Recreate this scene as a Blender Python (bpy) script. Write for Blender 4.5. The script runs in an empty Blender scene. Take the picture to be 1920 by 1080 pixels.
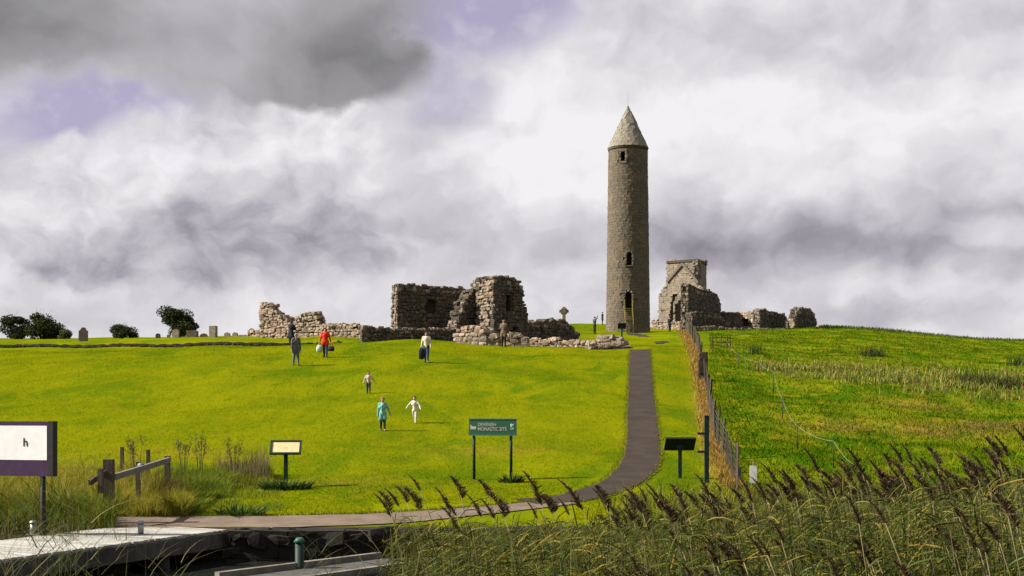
import bpy, math, random
import numpy as np
from mathutils import Vector, Matrix, Euler, noise as mnoise
random.seed(7); rng = np.random.default_rng(11)
import time; T0 = time.time()
R = math.radians
scene = bpy.context.scene
COL = scene.collection

# ------------------------------------------------------------------ camera
EYE = 3.1            # metres above the lake
FPX = 2400.0         # focal length in pixels of a 1920 wide picture
HOR = 760.0          # row of the horizon
cam = bpy.data.cameras.new('camera'); camo = bpy.data.objects.new('camera', cam); COL.objects.link(camo)
camo.location = (0, 0, EYE); camo.rotation_euler = (R(90), 0, 0)
cam.sensor_width = 36; cam.lens = 36 * FPX / 1920; cam.shift_y = (HOR - 540) / 1920
cam.clip_start = 0.1; cam.clip_end = 12000
scene.camera = camo
scene.render.resolution_x = 1024; scene.render.resolution_y = 576

# ------------------------------------------------------------------ light
SUN_EL = R(37); SUN_DIR = Vector((-1.0, -0.10, 0)).normalized()
sd = Vector((SUN_DIR.x * math.cos(SUN_EL), SUN_DIR.y * math.cos(SUN_EL), math.sin(SUN_EL)))
sun = bpy.data.lights.new('sun', 'SUN'); sun.energy = 5.0; sun.angle = R(0.5); sun.color = (1.0, 0.93, 0.82)
suno = bpy.data.objects.new('sun', sun); COL.objects.link(suno)
suno.rotation_euler = sd.to_track_quat('Z', 'Y').to_euler(); suno.location = sd * 200
vs = scene.view_settings
vs.view_transform = 'Standard'; vs.look = 'None'; vs.exposure = 1.6; vs.gamma = 1.0; vs.use_curve_mapping = False

# ------------------------------------------------------------------ node helper
class NT:
    def __init__(s, tree): s.t = tree; s.n = tree.nodes; s.l = tree.links
    def node(s, typ, **kw):
        nd = s.n.new(typ)
        for k, v in kw.items(): setattr(nd, k, v)
        return nd
    def put(s, sock, v):
        if isinstance(v, bpy.types.NodeSocket): s.l.new(v, sock)
        else: sock.default_value = v
    def m(s, op, a, b=None, c=None, clamp=False):
        nd = s.node('ShaderNodeMath', operation=op, use_clamp=clamp)
        s.put(nd.inputs[0], a)
        if b is not None: s.put(nd.inputs[1], b)
        if c is not None: s.put(nd.inputs[2], c)
        return nd.outputs[0]
    def add(s, a, b): return s.m('ADD', a, b)
    def sub(s, a, b): return s.m('SUBTRACT', a, b)
    def mul(s, a, b): return s.m('MULTIPLY', a, b)
    def sstep(s, x, a, b, lo=0.0, hi=1.0):
        nd = s.node('ShaderNodeMapRange', interpolation_type='SMOOTHSTEP')
        s.put(nd.inputs[0], x)
        for i, v in zip((1, 2, 3, 4), (a, b, lo, hi)): s.put(nd.inputs[i], v)
        return nd.outputs[0]
    def xyz(s, x, y, z=0.0):
        nd = s.node('ShaderNodeCombineXYZ')
        for i, v in enumerate((x, y, z)): s.put(nd.inputs[i], v)
        return nd.outputs[0]
    def noise(s, vec, scale, detail=4, rough=0.55, dist=0.0, col=False):
        nd = s.node('ShaderNodeTexNoise')
        if vec is not None: s.put(nd.inputs['Vector'], vec)
        nd.inputs['Scale'].default_value = scale; nd.inputs['Detail'].default_value = detail
        nd.inputs['Roughness'].default_value = rough; nd.inputs['Distortion'].default_value = dist
        return nd.outputs['Color' if col else 'Fac']
    def mix(s, f, a, b, mode='MIX'):
        nd = s.node('ShaderNodeMix', data_type='RGBA', blend_type=mode)
        s.put(nd.inputs[0], f); s.put(nd.inputs[6], c4(a)); s.put(nd.inputs[7], c4(b))
        return nd.outputs[2]
    def fmix(s, f, a, b):
        nd = s.node('ShaderNodeMix', data_type='FLOAT')
        s.put(nd.inputs[0], f); s.put(nd.inputs[2], a); s.put(nd.inputs[3], b)
        return nd.outputs[0]
def c4(c): return c if isinstance(c, bpy.types.NodeSocket) else (c[0], c[1], c[2], 1.0)

# ------------------------------------------------------------------ world: broken cumulus over a thin lavender blue sky
def build_world():
    w = bpy.data.worlds.new('World'); scene.world = w; w.use_nodes = True
    w.cycles.sampling_method = 'MANUAL'; w.cycles.sample_map_resolution = 256
    w.node_tree.nodes.clear(); N = NT(w.node_tree)
    sky = N.node('ShaderNodeTexSky', sky_type='NISHITA', sun_disc=False)
    sky.sun_elevation = SUN_EL; sky.sun_rotation = math.atan2(SUN_DIR.x, SUN_DIR.y)
    sky.air_density = 1.0; sky.dust_density = 2.0
    tc = N.node('ShaderNodeTexCoord').outputs['Generated']
    sp = N.node('ShaderNodeSeparateXYZ'); N.l.new(tc, sp.inputs[0])
    x, y, z = sp.outputs
    U = N.mul(N.m('ARCTAN2', x, y), 24.0)            # 1 unit is about 2.4 degrees
    V = N.mul(N.m('ARCSINE', z), 24.0)
    p = N.xyz(N.mul(U, 0.80), V, 0.0)
    wz = N.noise(p, 0.55, 2, 0.5, 0.0, col=True)     # domain warp
    ws = N.node('ShaderNodeSeparateColor'); N.l.new(wz, ws.inputs[0])
    w1 = N.sub(ws.outputs[0], 0.5); w2 = N.sub(ws.outputs[1], 0.5)
    fine = N.noise(p, 2.0, 4, 0.52)
    fw = N.sub(fine, 0.5)
    Uw = N.add(U, N.add(N.mul(w1, 1.5), N.mul(fw, .75)))
    Vw = N.add(V, N.add(N.mul(w2, 1.0), N.mul(fw, 0.6)))
    pw = N.xyz(N.mul(Uw, 0.80), Vw, 0.0)
    big = N.noise(pw, 0.42, 4, 0.48)
    # light from the upper left: relief of the cloud heaps
    pl = N.xyz(N.add(N.mul(Uw, 0.80), -0.26), N.add(Vw, 0.34), 0.0)
    relief = N.sub(N.noise(pw, 0.85, 5, 0.52), N.noise(pl, 0.85, 5, 0.52))
    def ell(px, py, rx, ry, soft, warp=True):
        u0 = math.atan((px - 960) / FPX) * 24; v0 = math.atan((HOR - py) / FPX) * 24
        a = N.mul(N.sub(Uw if warp else U, u0), 100.0 / rx); b = N.mul(N.sub(Vw if warp else V, v0), 100.0 / ry)
        e = N.m('SQRT', N.add(N.mul(a, a), N.mul(b, b)))
        return N.sstep(e, 1 - soft, 1 + soft, 1.0, 0.0)
    # brightness of the cloud (display linear)
    L = N.add(0.73, N.mul(N.sub(big, 0.5), 0.38))
    L = N.add(L, N.mul(relief, 0.42))
    for (px, py, rx, ry, soft, amp) in [
        (1600, 240, 480, 130, .9, .16), (1060, 260, 170, 140, .9, .12), (1560, 425, 560, 45, .95, -.20), (1640, 485, 460, 42, .8, -.26), (1330, 440, 120, 90, .9, -.08),
        (1350, 70, 420, 70, .9, -.10), (1750, 120, 300, 60, .9, -.10), (1870, 460, 100, 28, .7, .22), (1800, 350, 260, 70, .9, -.06),
        (820, 250, 90, 160, .9, -.10), (920, 350, 170, 120, .9, .08), (880, 440, 220, 40, .9, -.14), (700, 520, 260, 35, .9, -.06),
        (1700, 600, 160, 22, .6, -.10), (960, 575, 1500, 40, .9, -.02)]:
        L = N.add(L, N.mul(ell(px, py, rx, ry, soft), amp))
    L = N.m('MINIMUM', N.m('MAXIMUM', L, 0.22), 0.90)
    def tinted(l):
        cc = N.mix(N.sstep(l, 0.30, 0.80), (0.97, 0.925, 1.06), (1.0, 0.975, 1.01))
        return N.mix(1.0, cc, N.xyz(l, l, l), 'MULTIPLY')
    cloud = tinted(L)
    # clear gaps
    gap = N.sstep(big, 0.20, 0.27, 1.0, 0.0)
    for (px, py, rx, ry, soft, amp) in [(900, 25, 170, 75, .40, .95), (830, 130, 75, 90, .7, .55), (170, 245, 200, 75, .5, .95), (320, 235, 80, 70, .6, .8), (60, 330, 90, 60, .6, .5)]:
        gap = N.m('MAXIMUM', gap, N.mul(ell(px, py, rx, ry, soft), amp))
    thin = N.mix(0.86, N.mix(1.0, sky.outputs[0], (0.15, 0.15, 0.15), 'MULTIPLY'), (0.45, 0.385, 0.56))
    thin = N.mix(N.sstep(fine, .45, .75, 0.0, .55), thin, (.66, .62, .70))
    cur = N.mix(gap, cloud, thin)
    # heaped cumulus: bright crowns, grey bases
    cm = ell(500, 330, 220, 150, .13)
    for q in ((330, 360, 200, 120, .13), (150, 430, 190, 120, .16), (560, 260, 150, 95, .13), (420, 470, 330, 90, .25), (120, 335, 85, 50, .2)): cm = N.m('MAXIMUM', cm, ell(*q))
    cl = N.add(0.70, N.add(N.mul(relief, 0.90), N.mul(N.sub(big, .5), .28)))
    for (px, py, rx, ry, soft, amp) in [(560, 440, 210, 75, .95, -.22), (350, 500, 330, 45, .95, -.15), (130, 530, 160, 35, .9, -.15), (330, 400, 110, 60, .9, -.10), (560, 240, 170, 70, .9, .10), (240, 300, 170, 60, .9, .06)]:
        cl = N.add(cl, N.mul(ell(px, py, rx, ry, soft), amp))
    cl = N.m('MINIMUM', N.m('MAXIMUM', cl, 0.24), 0.90)
    cur = N.mix(N.mul(cm, .95), cur, tinted(cl))
    # the big dark cloud with its flat grey base
    dm = ell(360, 0, 430, 175, .22)
    for q in ((620, 95, 170, 100, .16), (60, 60, 260, 110, .3), (520, 110, 230, 75, .2)): dm = N.m('MAXIMUM', dm, ell(*q))
    shade = N.add(0.39, N.add(N.mul(N.sub(big, .5), .20), N.mul(relief, 0.16)))
    for (px, py, rx, ry, soft, amp) in [(620, 130, 240, 75, .9, -.15), (90, 70, 200, 75, .9, -.17), (330, 60, 170, 90, .95, .16), (430, 160, 200, 40, .9, .05), (720, 60, 120, 100, .9, -.05)]:
        shade = N.add(shade, N.mul(ell(px, py, rx, ry, soft), amp))
    shade = N.m('MAXIMUM', shade, 0.17)
    dark = N.mix(1.0, (1.0, 0.975, 1.02), N.xyz(shade, shade, shade), 'MULTIPLY')
    cur = N.mix(N.mul(dm, 0.96), cur, dark)
    kx = 2.0 ** -vs.exposure
    half = N.mix(1.0, cur, (kx, kx, kx), 'MULTIPLY')   # seen through the exposure it is the brightness written above
    bg = N.node('ShaderNodeBackground'); N.put(bg.inputs[0], half); bg.inputs[1].default_value = 1.0
    out = N.node('ShaderNodeOutputWorld'); N.l.new(bg.outputs[0], out.inputs[0])
build_world()

# ------------------------------------------------------------------ terrain
DS = [22, 25.5, 25.9, 27, 30, 36, 41, 46, 52, 58, 63, 67, 72, 77, 85, 95, 110, 125, 141, 160, 185, 220, 300, 500, 900]
YC = {  # row at which the ground shows, per column of the picture and depth
 -500: [1170, 1120, 992, 982, 948, 901, 856, 814, 778, 747, 722, 704, 690, 679, 667, 657, 652, 650, 650, 652, 658, 668, 700, 770, 770],
 100:  [1170, 1120, 992, 982, 948, 901, 856, 814, 778, 745, 719, 700, 684, 672, 659, 649, 644, 642, 641, 643, 648, 660, 690, 768, 770],
 500:  [1170, 1120, 992, 982, 948, 901, 856, 813, 774, 738, 709, 689, 672, 660, 648, 638.5, 637, 637, 638, 639, 642, 648, 680, 768, 770],
 750:  [1170, 1120, 992, 982, 948, 901, 855, 812, 772, 735, 705, 685, 668, 653, 635, 629, 626, 624, 624, 625, 630, 645, 680, 768, 770],
 1000: [1170, 1120, 992, 982, 948, 901, 855, 812, 772, 735, 707, 688, 672, 660, 648, 637, 622, 614, 609, 606, 608, 622, 670, 768, 770],
 1120: [1170, 1120, 992, 982, 948, 901, 855, 812, 772, 735, 707, 688, 671, 658, 648, 641, 634, 628, 620, 610, 606, 618, 670, 768, 770],
 1200: [1170, 1120, 992, 982, 948, 901, 855, 812, 772, 735, 706, 687, 670, 657, 648, 641, 634, 629, 624, 618, 612, 620, 670, 768, 770],
 1330: [1170, 1120, 992, 982, 948, 901, 857, 815, 776, 739, 710, 691, 674, 661, 650, 640, 631, 626, 621, 616, 613, 620, 670, 768, 770],
 1550: [1170, 1120, 992, 982, 950, 906, 862, 820, 781, 747, 719, 702, 687, 674, 660, 646, 632, 623, 617, 613, 615, 624, 670, 768, 770],
 1900: [1170, 1120, 995, 985, 955, 912, 868, 826, 788, 757, 732, 717, 704, 693, 681, 669, 655, 646, 640, 638, 642, 655, 690, 768, 770],
 2500: [1170, 1120, 995, 985, 955, 915, 875, 838, 806, 778, 756, 743, 732, 724, 714, 702, 688, 678, 671, 668, 672, 684, 710, 768, 770]}
PXS = np.array(sorted(YC), float); DSa = np.array(DS, float)
ZT = np.array([[(HOR - yy) * d / FPX for d, yy in zip(DS, YC[int(p)])] for p in PXS])
DFINE = np.concatenate([np.arange(22, 130, 0.5), np.arange(130, 901, 2.0)])
def _smooth_rows():
    out = []
    for row in ZT:
        zf = np.interp(DFINE, DSa, row)
        lg = zf.copy()
        k = np.ones(9) / 9
        far = DFINE > 29
        for _ in range(2):
            sm = np.convolve(np.pad(lg, 4, mode='edge'), k, 'valid'); lg = np.where(far, sm, lg)
        out.append(lg)
    return np.array(out)
ZS = _smooth_rows()
def terr(x, y):
    """height of the ground (world z) for arrays x, y"""
    x = np.asarray(x, float); y = np.asarray(y, float)
    d = np.clip(y, 22, 900); px = 960 + FPX * x / np.maximum(y, 8)
    px = np.clip(px, PXS[0], PXS[-1])
    i = np.clip(np.searchsorted(PXS, px) - 1, 0, len(PXS) - 2)
    t = (px - PXS[i]) / (PXS[i + 1] - PXS[i]); t = t * t * (3 - 2 * t)
    j = np.clip(np.searchsorted(DFINE, d) - 1, 0, len(DFINE) - 2)
    s = np.clip((d - DFINE[j]) / (DFINE[j + 1] - DFINE[j]), 0, 1)
    z = (ZS[i, j] * (1 - t) + ZS[i + 1, j] * t) * (1 - s) + (ZS[i, j + 1] * (1 - t) + ZS[i + 1, j + 1] * t) * s
    # low earth step of the graveyard terrace
    dt = np.interp(px, [-500, 50, 300, 480, 600, 690], [96, 92, 88.5, 86, 85, 84])
    st = np.clip((d - dt) / 0.35, 0, 1); fade = np.clip((720 - px) / 120, 0, 1)
    z = z + 0.30 * st * fade
    # unevenness
    amp = np.clip((d - 29) / 8, 0, 1)
    fld = np.clip((px - 1330) / 60, 0, 1)
    z = z + amp * (0.035 * np.sin(x * 0.9 + 1.3 * np.sin(y * 0.31)) + 0.045 * np.sin(y * 0.62 + 0.8 * np.sin(x * 0.4) + 1.0))
    z = z + amp * fld * (0.07 * np.sin(x * 1.7 + y * 0.9) * np.sin(y * 1.1 - x * .6) + 0.10 * np.sin(x * .45 + 2) * np.sin(y * .38))
    return z + EYE
def H(x, y): return float(terr(np.array([x]), np.array([y]))[0])
def pt(px, py, d): return Vector(((px - 960) / FPX * d, d, EYE + (HOR - py) / FPX * d))
def gd(px, d):
    x = (px - 960) / FPX * d
    return Vector((x, d, H(x, d)))
def gp(px, py, lo=25.5, hi=170):
    """the ground that shows at this place of the picture"""
    ds = np.arange(lo, hi, 0.15); xs = (px - 960) / FPX * ds
    zs = terr(xs, ds); rows = HOR - (zs - EYE) / ds * FPX
    k = np.where(rows <= py)[0]
    d = ds[k[0]] if len(k) else ds[int(np.argmin(rows))]
    return gd(px, float(d))
def topz(py, d): return EYE + (HOR - py) / FPX * d

# ------------------------------------------------------------------ mesh helpers
def np_mesh(name, V, F, mat, col=None, smooth=False):
    me = bpy.data.meshes.new(name); V = np.asarray(V, np.float32).reshape(-1, 3); F = np.asarray(F, np.int32)
    k = F.shape[1]; m = F.shape[0]
    me.vertices.add(len(V)); me.vertices.foreach_set('co', V.ravel())
    me.loops.add(m * k); me.loops.foreach_set('vertex_index', F.ravel())
    me.polygons.add(m); me.polygons.foreach_set('loop_start', np.arange(m, dtype=np.int32) * k)
    me.polygons.foreach_set('loop_total', np.full(m, k, np.int32))
    me.polygons.foreach_set('use_smooth', np.full(m, smooth, bool))
    me.update(calc_edges=True)
    if col is not None:
        a = me.color_attributes.new('tone', 'FLOAT_COLOR', 'POINT')
        c = np.ones((len(V), 4), np.float32); col = np.asarray(col, np.float32)
        if col.ndim == 1: c[:, 0] = c[:, 1] = c[:, 2] = col
        else: c[:, :3] = col
        a.data.foreach_set('color', c.ravel())
    if mat: me.materials.append(mat)
    me.validate()
    return me
def link(name, me, parent=None):
    o = bpy.data.objects.new(name, me); COL.objects.link(o)
    if parent is not None: o.parent = parent
    return o
def root(name, label, cat, loc, group=None):
    o = bpy.data.objects.new(name, None); COL.objects.link(o); o.location = loc; o.empty_display_size = .2
    tag(o, label, cat, group); return o
def tag(o, label, cat, group=None):
    o['label'] = label; o['category'] = cat
    if group: o['group'] = group
    return o
def world_off(o):
    v = Vector((0, 0, 0))
    while o is not None: v += o.location; o = o.parent
    return v
class MB:
    """collects shapes in world space, builds one mesh object"""
    def __init__(s): s.v = []; s.f = []; s.sm = []
    def raw(s, vs_, fs, smooth=False):
        n = len(s.v); s.v += [Vector(v) for v in vs_]; s.f += [tuple(i + n for i in f) for f in fs]; s.sm += [smooth] * len(fs); return s
    def box(s, c, size, rot=None, taper=1.0):
        sx, sy, sz = [a / 2 for a in size]; c = Vector(c)
        vs_ = [Vector((x * sx * (taper if z > 0 else 1), y * sy * (taper if z > 0 else 1), z * sz)) for z in (-1, 1) for x, y in ((-1, -1), (1, -1), (1, 1), (-1, 1))]
        if rot is not None:
            M = rot if isinstance(rot, Matrix) else Euler(rot).to_matrix()
            vs_ = [M @ v for v in vs_]
        return s.raw([v + c for v in vs_], [(3, 2, 1, 0), (4, 5, 6, 7), (0, 1, 5, 4), (1, 2, 6, 5), (2, 3, 7, 6), (3, 0, 4, 7)])
    def bar(s, a, b, w, h=None):
        a, b = Vector(a), Vector(b); h = h or w; d = b - a
        M = d.to_track_quat('Z', 'Y').to_matrix()
        return s.box((a + b) / 2, (w, h, d.length), M)
    def tube(s, pts, rad, n=8, cap=True):
        pts = [Vector(p) for p in pts]; k = len(pts)
        rad = [rad] * k if isinstance(rad, (int, float)) else rad
        vs_ = []; fs = []
        for i, p in enumerate(pts):
            t = (pts[min(i + 1, k - 1)] - pts[max(i - 1, 0)])
            if t.length < 1e-9: t = Vector((0, 0, 1))
            M = t.to_track_quat('Z', 'Y').to_matrix()
            for j in range(n):
                a = 2 * math.pi * j / n; vs_.append(p + M @ Vector((math.cos(a), math.sin(a), 0)) * rad[i])
        for i in range(k - 1):
            for j in range(n):
                fs.append((i * n + j, i * n + (j + 1) % n, (i + 1) * n + (j + 1) % n, (i + 1) * n + j))
        if cap: fs.append(tuple(range(n))[::-1]); fs.append(tuple((k - 1) * n + j for j in range(n)))
        return s.raw(vs_, fs, True)
    def prism(s, poly, off):
        """polygon of 3d points swept by the vector off"""
        poly = [Vector(p) for p in poly]; n = len(poly); off = Vector(off)
        return s.raw(poly + [p + off for p in poly], [tuple(range(n))[::-1], tuple(range(n, 2 * n))] + [(i, (i + 1) % n, n + (i + 1) % n, n + i) for i in range(n)])
    def build(s, name, mat, parent=None):
        off = world_off(parent) if parent is not None else Vector((0, 0, 0))
        me = bpy.data.meshes.new(name); me.from_pydata([v - off for v in s.v], [], s.f)
        me.polygons.foreach_set('use_smooth', s.sm); me.materials.append(mat); me.update()
        return link(name, me, parent)

# ------------------------------------------------------------------ materials
MATS = {}
KA = 0.74   # surfaces are a little darker than first estimated
def mat(name, fn):
    if name in MATS: return MATS[name]
    m = bpy.data.materials.new(name); m.use_nodes = True; m.node_tree.nodes.clear(); N = NT(m.node_tree)
    b = N.node('ShaderNodeBsdfPrincipled'); out = N.node('ShaderNodeOutputMaterial'); N.l.new(b.outputs[0], out.inputs[0])
    fn(N, b); MATS[name] = m; return m
def bump(N, b, h, dist, strength=1.0):
    nd = N.node('ShaderNodeBump'); nd.inputs['Distance'].default_value = dist; nd.inputs['Strength'].default_value = strength
    N.put(nd.inputs['Height'], h); N.l.new(nd.outputs[0], b.inputs['Normal'])
def pos(N): return N.node('ShaderNodeNewGeometry').outputs['Position']
def plain(name, c, rough=0.6, var=0.25, scale=6, metal=0.0, bmp=0.0):
    c = [a * KA for a in c]
    def f(N, b):
        n = N.noise(pos(N), scale, 5, 0.6)
        N.put(b.inputs['Base Color'], N.mix(N.sstep(n, .3, .7), [a * (1 - var) for a in c], [min(1, a * (1 + var)) for a in c]))
        b.inputs['Roughness'].default_value = rough; b.inputs['Specular IOR Level'].default_value = .18; b.inputs['Metallic'].default_value = metal
        if bmp: bump(N, b, n, bmp)
    return mat(name, f)
def stone_mat(name, base, warm, lichen=0.25, per_object=False, dark=None):
    """weathered stone; tone varies stone by stone, pale lichen blots, warm stains"""
    base = [a * KA * .95 for a in base]; warm = [a * KA * .95 for a in warm]
    def f(N, b):
        P = pos(N)
        if per_object: tone = N.node('ShaderNodeObjectInfo').outputs['Random']
        else:
            at = N.node('ShaderNodeAttribute', attribute_name='tone'); s = N.node('ShaderNodeSeparateColor'); N.l.new(at.outputs[0], s.inputs[0]); tone = s.outputs[0]
        c = N.mix(tone, [a * .62 for a in base], [a * 1.3 for a in base])
        c = N.mix(N.sstep(N.noise(P, 0.7, 5, .6), .45, .68), c, N.mix(tone, [a * .7 for a in warm], [a * 1.3 for a in warm]))
        c = N.mix(N.mul(N.sstep(N.noise(P, 3.1, 6, .65), .60 - lichen * .12, .70), min(1, lichen * 2.2)), c, (.26, .25, .22))
        c = N.mix(N.mul(N.sstep(N.noise(P, 9, 4, .6), .5, .75), .6), c, [a * .35 for a in base])
        N.put(b.inputs['Base Color'], c); b.inputs['Roughness'].default_value = .95
        b.inputs['Specular IOR Level'].default_value = .2
        bump(N, b, N.noise(P, 14, 6, .65), .03, .8)
    return mat(name, f)
STONE_T = stone_mat('tower_stone', (.120, .100, .074), (.150, .112, .076), .14)
STONE_TC = stone_mat('tower_mortar', (.10, .085, .062), (.12, .09, .06), .1)
STONE_CAP = stone_mat('cap_stone', (.20, .185, .15), (.21, .175, .125), .3)
STONE_R = stone_mat('ruin_shaded_stone', (.078, .065, .050), (.105, .080, .056), .34)  # darker copy of the ruin stone: shade of the fronts put into colour
STONE_RO = stone_mat('ruin_sunlit_stone', (.20, .16, .12), (.26, .195, .14), .45, per_object=True)  # brighter copy for broken ends and tops: sunlight put into colour
STONE_P = stone_mat('sunlit_rubble', (.27, .205, .15), (.34, .235, .17), .55)  # rubble of the sun-facing walls, sunlight put into its colour
STONE_C = stone_mat('ruin_core', (.06, .05, .037), (.075, .056, .04), .08)
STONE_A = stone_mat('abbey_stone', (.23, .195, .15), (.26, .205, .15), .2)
STONE_G = stone_mat('grave_stone', (.17, .145, .11), (.22, .16, .09), .5, per_object=True)
GREENPAINT = plain('green_paint', (.028, .10, .062), .5, .15, 20)
DARKGREEN = plain('dark_green_metal', (.006, .022, .015), .6, .3, 10)
BLACKISH = plain('black_board', (.006, .010, .008), .6, .3, 8)
CREAM = plain('cream_panel', (.55, .46, .24), .5, .08, 8)
WHITE = plain('white_paint', (.78, .78, .76), .5, .05, 5)
PURPLE = plain('purple_paint', (.045, .02, .055), .5, .15, 6)
GALV = plain('galvanised_steel', (.28, .30, .30), .45, .2, 12, .6)
WIRE = plain('wire', (.09, .085, .075), .5, .2, 8, .4)
ROPE = plain('white_fence_tape', (.26, .27, .22), .7, .15, 9)
IRON = plain('dark_iron', (.02, .018, .016), .6, .3, 10)
EARTH = plain('shaded_dark_earth', (.014, .010, .005), 1.0, .5, 3, 0, .05)
def wood_mat(name, a, b_, scale=1.0):
    a = [v * KA for v in a]; b_ = [v * KA for v in b_]
    def f(N, b):
        tcn = N.node('ShaderNodeTexCoord'); mp = N.node('ShaderNodeMapping'); N.l.new(tcn.outputs['Object'], mp.inputs[0])
        mp.inputs['Scale'].default_value = (9 * scale, 9 * scale, 1.6 * scale)
        n = N.noise(mp.outputs[0], 2.0, 7, .65, .6); n2 = N.noise(pos(N), 1.7, 5, .6)
        oi = N.node('ShaderNodeObjectInfo').outputs['Random']
        c = N.mix(N.sstep(n, .3, .7), a, b_)
        c = N.mix(N.mul(N.sstep(n2, .45, .75), .6), c, [v * .45 for v in a])
        c = N.mix(1.0, c, N.mix(oi, (.7, .7, .7), (1.15, 1.15, 1.15)), 'MULTIPLY')
        N.put(b.inputs['Base Color'], c); b.inputs['Roughness'].default_value = .9; b.inputs['Specular IOR Level'].default_value = .15; bump(N, b, n, .01, .7)
    return mat(name, f)
WOODG = wood_mat('weathered_plank', (.26, .25, .23), (.42, .41, .38))
WOODD = wood_mat('dark_post_wood', (.055, .042, .030), (.11, .085, .06))
WOODP = wood_mat('grey_post_wood', (.11, .10, .085), (.19, .175, .15))
WOODY = wood_mat('yellow_ladder_wood', (.17, .135, .035), (.26, .21, .07))
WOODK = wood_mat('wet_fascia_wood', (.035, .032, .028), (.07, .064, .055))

def lawn_col(N, P):
    """large soft drifts of yellow-green and green turf, small worn and dark spots"""
    sx = N.node('ShaderNodeMapping'); N.l.new(P, sx.inputs[0]); sx.inputs['Scale'].default_value = (1.0, .55, .55)
    q = sx.outputs[0]
    n1 = N.noise(q, .38, 5, .62, .6); n3 = N.noise(q, .11, 3, .5); n2 = N.noise(q, 1.25, 5, .68, .4); n5 = N.noise(q, 3.6, 4, .7)
    c = N.mix(N.sstep(n1, .38, .62), (.048, .078, .0018), (.096, .109, .0016))
    c = N.mix(N.mul(N.sstep(n3, .42, .60), .55), c, (.114, .119, .0018))
    c = N.mix(N.mul(N.sstep(n2, .54, .72), .6), c, (.140, .100, .005))
    c = N.mix(N.mul(N.sstep(n2, .46, .28), .6), c, (.044, .066, .001))
    c = N.mix(N.mul(N.sstep(n5, .56, .74), .6), c, (.040, .052, .003))
    c = N.mix(N.mul(N.sstep(n5, .40, .24), .35), c, (.165, .140, .004))
    sw = N.noise(N.xyz(N.mul(sepx(N, P), 1.6), N.mul(sepy(N, P), .12), 0.0), 1.0, 2, .5)   # faint mower lanes up the slope
    c = N.mix(N.mul(N.sstep(sw, .52, .60), .16), c, (.050, .078, .002))
    return c, n1, n2
def sepx(N, P): nd = N.node('ShaderNodeSeparateXYZ'); N.l.new(P, nd.inputs[0]); return nd.outputs[0]
def sepy(N, P): nd = N.node('ShaderNodeSeparateXYZ'); N.l.new(P, nd.inputs[0]); return nd.outputs[1]
def field_col(N, P, n1, n2):
    fl = N.mix(N.sstep(n1, .36, .62), (.028, .064, .0016), (.074, .098, .003))
    fl = N.mix(N.mul(N.sstep(n2, .50, .68), .65), fl, (.145, .115, .006))
    fl = N.mix(N.mul(N.sstep(n2, .44, .28), .5), fl, (.024, .048, .001))
    return fl
def ground_mat():
    def f(N, b):
        P = pos(N)
        at = N.node('ShaderNodeAttribute', attribute_name='tone'); s = N.node('ShaderNodeSeparateColor'); N.l.new(at.outputs[0], s.inputs[0])
        field, dry, soil = s.outputs
        n4 = N.noise(P, 9.0, 4, .7)
        lawn, n1, n2 = lawn_col(N, P)
        c = N.mix(field, lawn, field_col(N, P, n1, n2))
        c = N.mix(N.mul(N.sstep(n4, .5, .75), .35), c, (.030, .050, .002))
        c = N.mix(N.mul(dry, N.sstep(n2, .25, .6)), c, (.165, .10, .016))
        c = N.mix(soil, c, N.mix(n2, (.02, .016, .010), (.05, .04, .024)))
        N.put(b.inputs['Base Color'], c); b.inputs['Roughness'].default_value = 1.0; b.inputs['Specular IOR Level'].default_value = 0
        bump(N, b, N.add(N.mul(n2, .6), N.mul(n4, .5)), .08, .7)
    return mat('grass_ground', f)
def turf_blade(name, is_field):
    """blades take the colour of the turf they stand in; tone = variation blade by blade"""
    def f(N, b):
        at = N.node('ShaderNodeAttribute', attribute_name='tone'); P = pos(N); c, n1, n2 = lawn_col(N, P)
        if is_field: c = field_col(N, P, n1, n2)
        c = N.mix(1.0, c, at.outputs[0], 'MULTIPLY'); N.put(b.inputs['Base Color'], c); b.inputs['Roughness'].default_value = .8; b.inputs['Specular IOR Level'].default_value = 0
        tr = N.node('ShaderNodeBsdfTranslucent'); N.put(tr.inputs[0], c); mx = N.node('ShaderNodeMixShader'); mx.inputs[0].default_value = .3
        out = [n for n in N.n if n.type == 'OUTPUT_MATERIAL'][0]
        N.l.new(b.outputs[0], mx.inputs[1]); N.l.new(tr.outputs[0], mx.inputs[2]); N.l.new(mx.outputs[0], out.inputs[0])
    return mat(name, f)
def blade_mat(name, transl=.35):
    def f(N, b):
        at = N.node('ShaderNodeAttribute', attribute_name='tone')
        N.l.new(at.outputs[0], b.inputs['Base Color']); b.inputs['Roughness'].default_value = .75; b.inputs['Specular IOR Level'].default_value = .06
        tr = N.node('ShaderNodeBsdfTranslucent'); N.l.new(at.outputs[0], tr.inputs[0])
        mx = N.node('ShaderNodeMixShader'); mx.inputs[0].default_value = transl
        out = [n for n in N.n if n.type == 'OUTPUT_MATERIAL'][0]
        N.l.new(b.outputs[0], mx.inputs[1]); N.l.new(tr.outputs[0], mx.inputs[2]); N.l.new(mx.outputs[0], out.inputs[0])
    return mat(name, f)
GROUND = ground_mat(); BLADE = blade_mat('grass_blade', .3); LEAF = blade_mat('leaf', .25)
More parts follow.
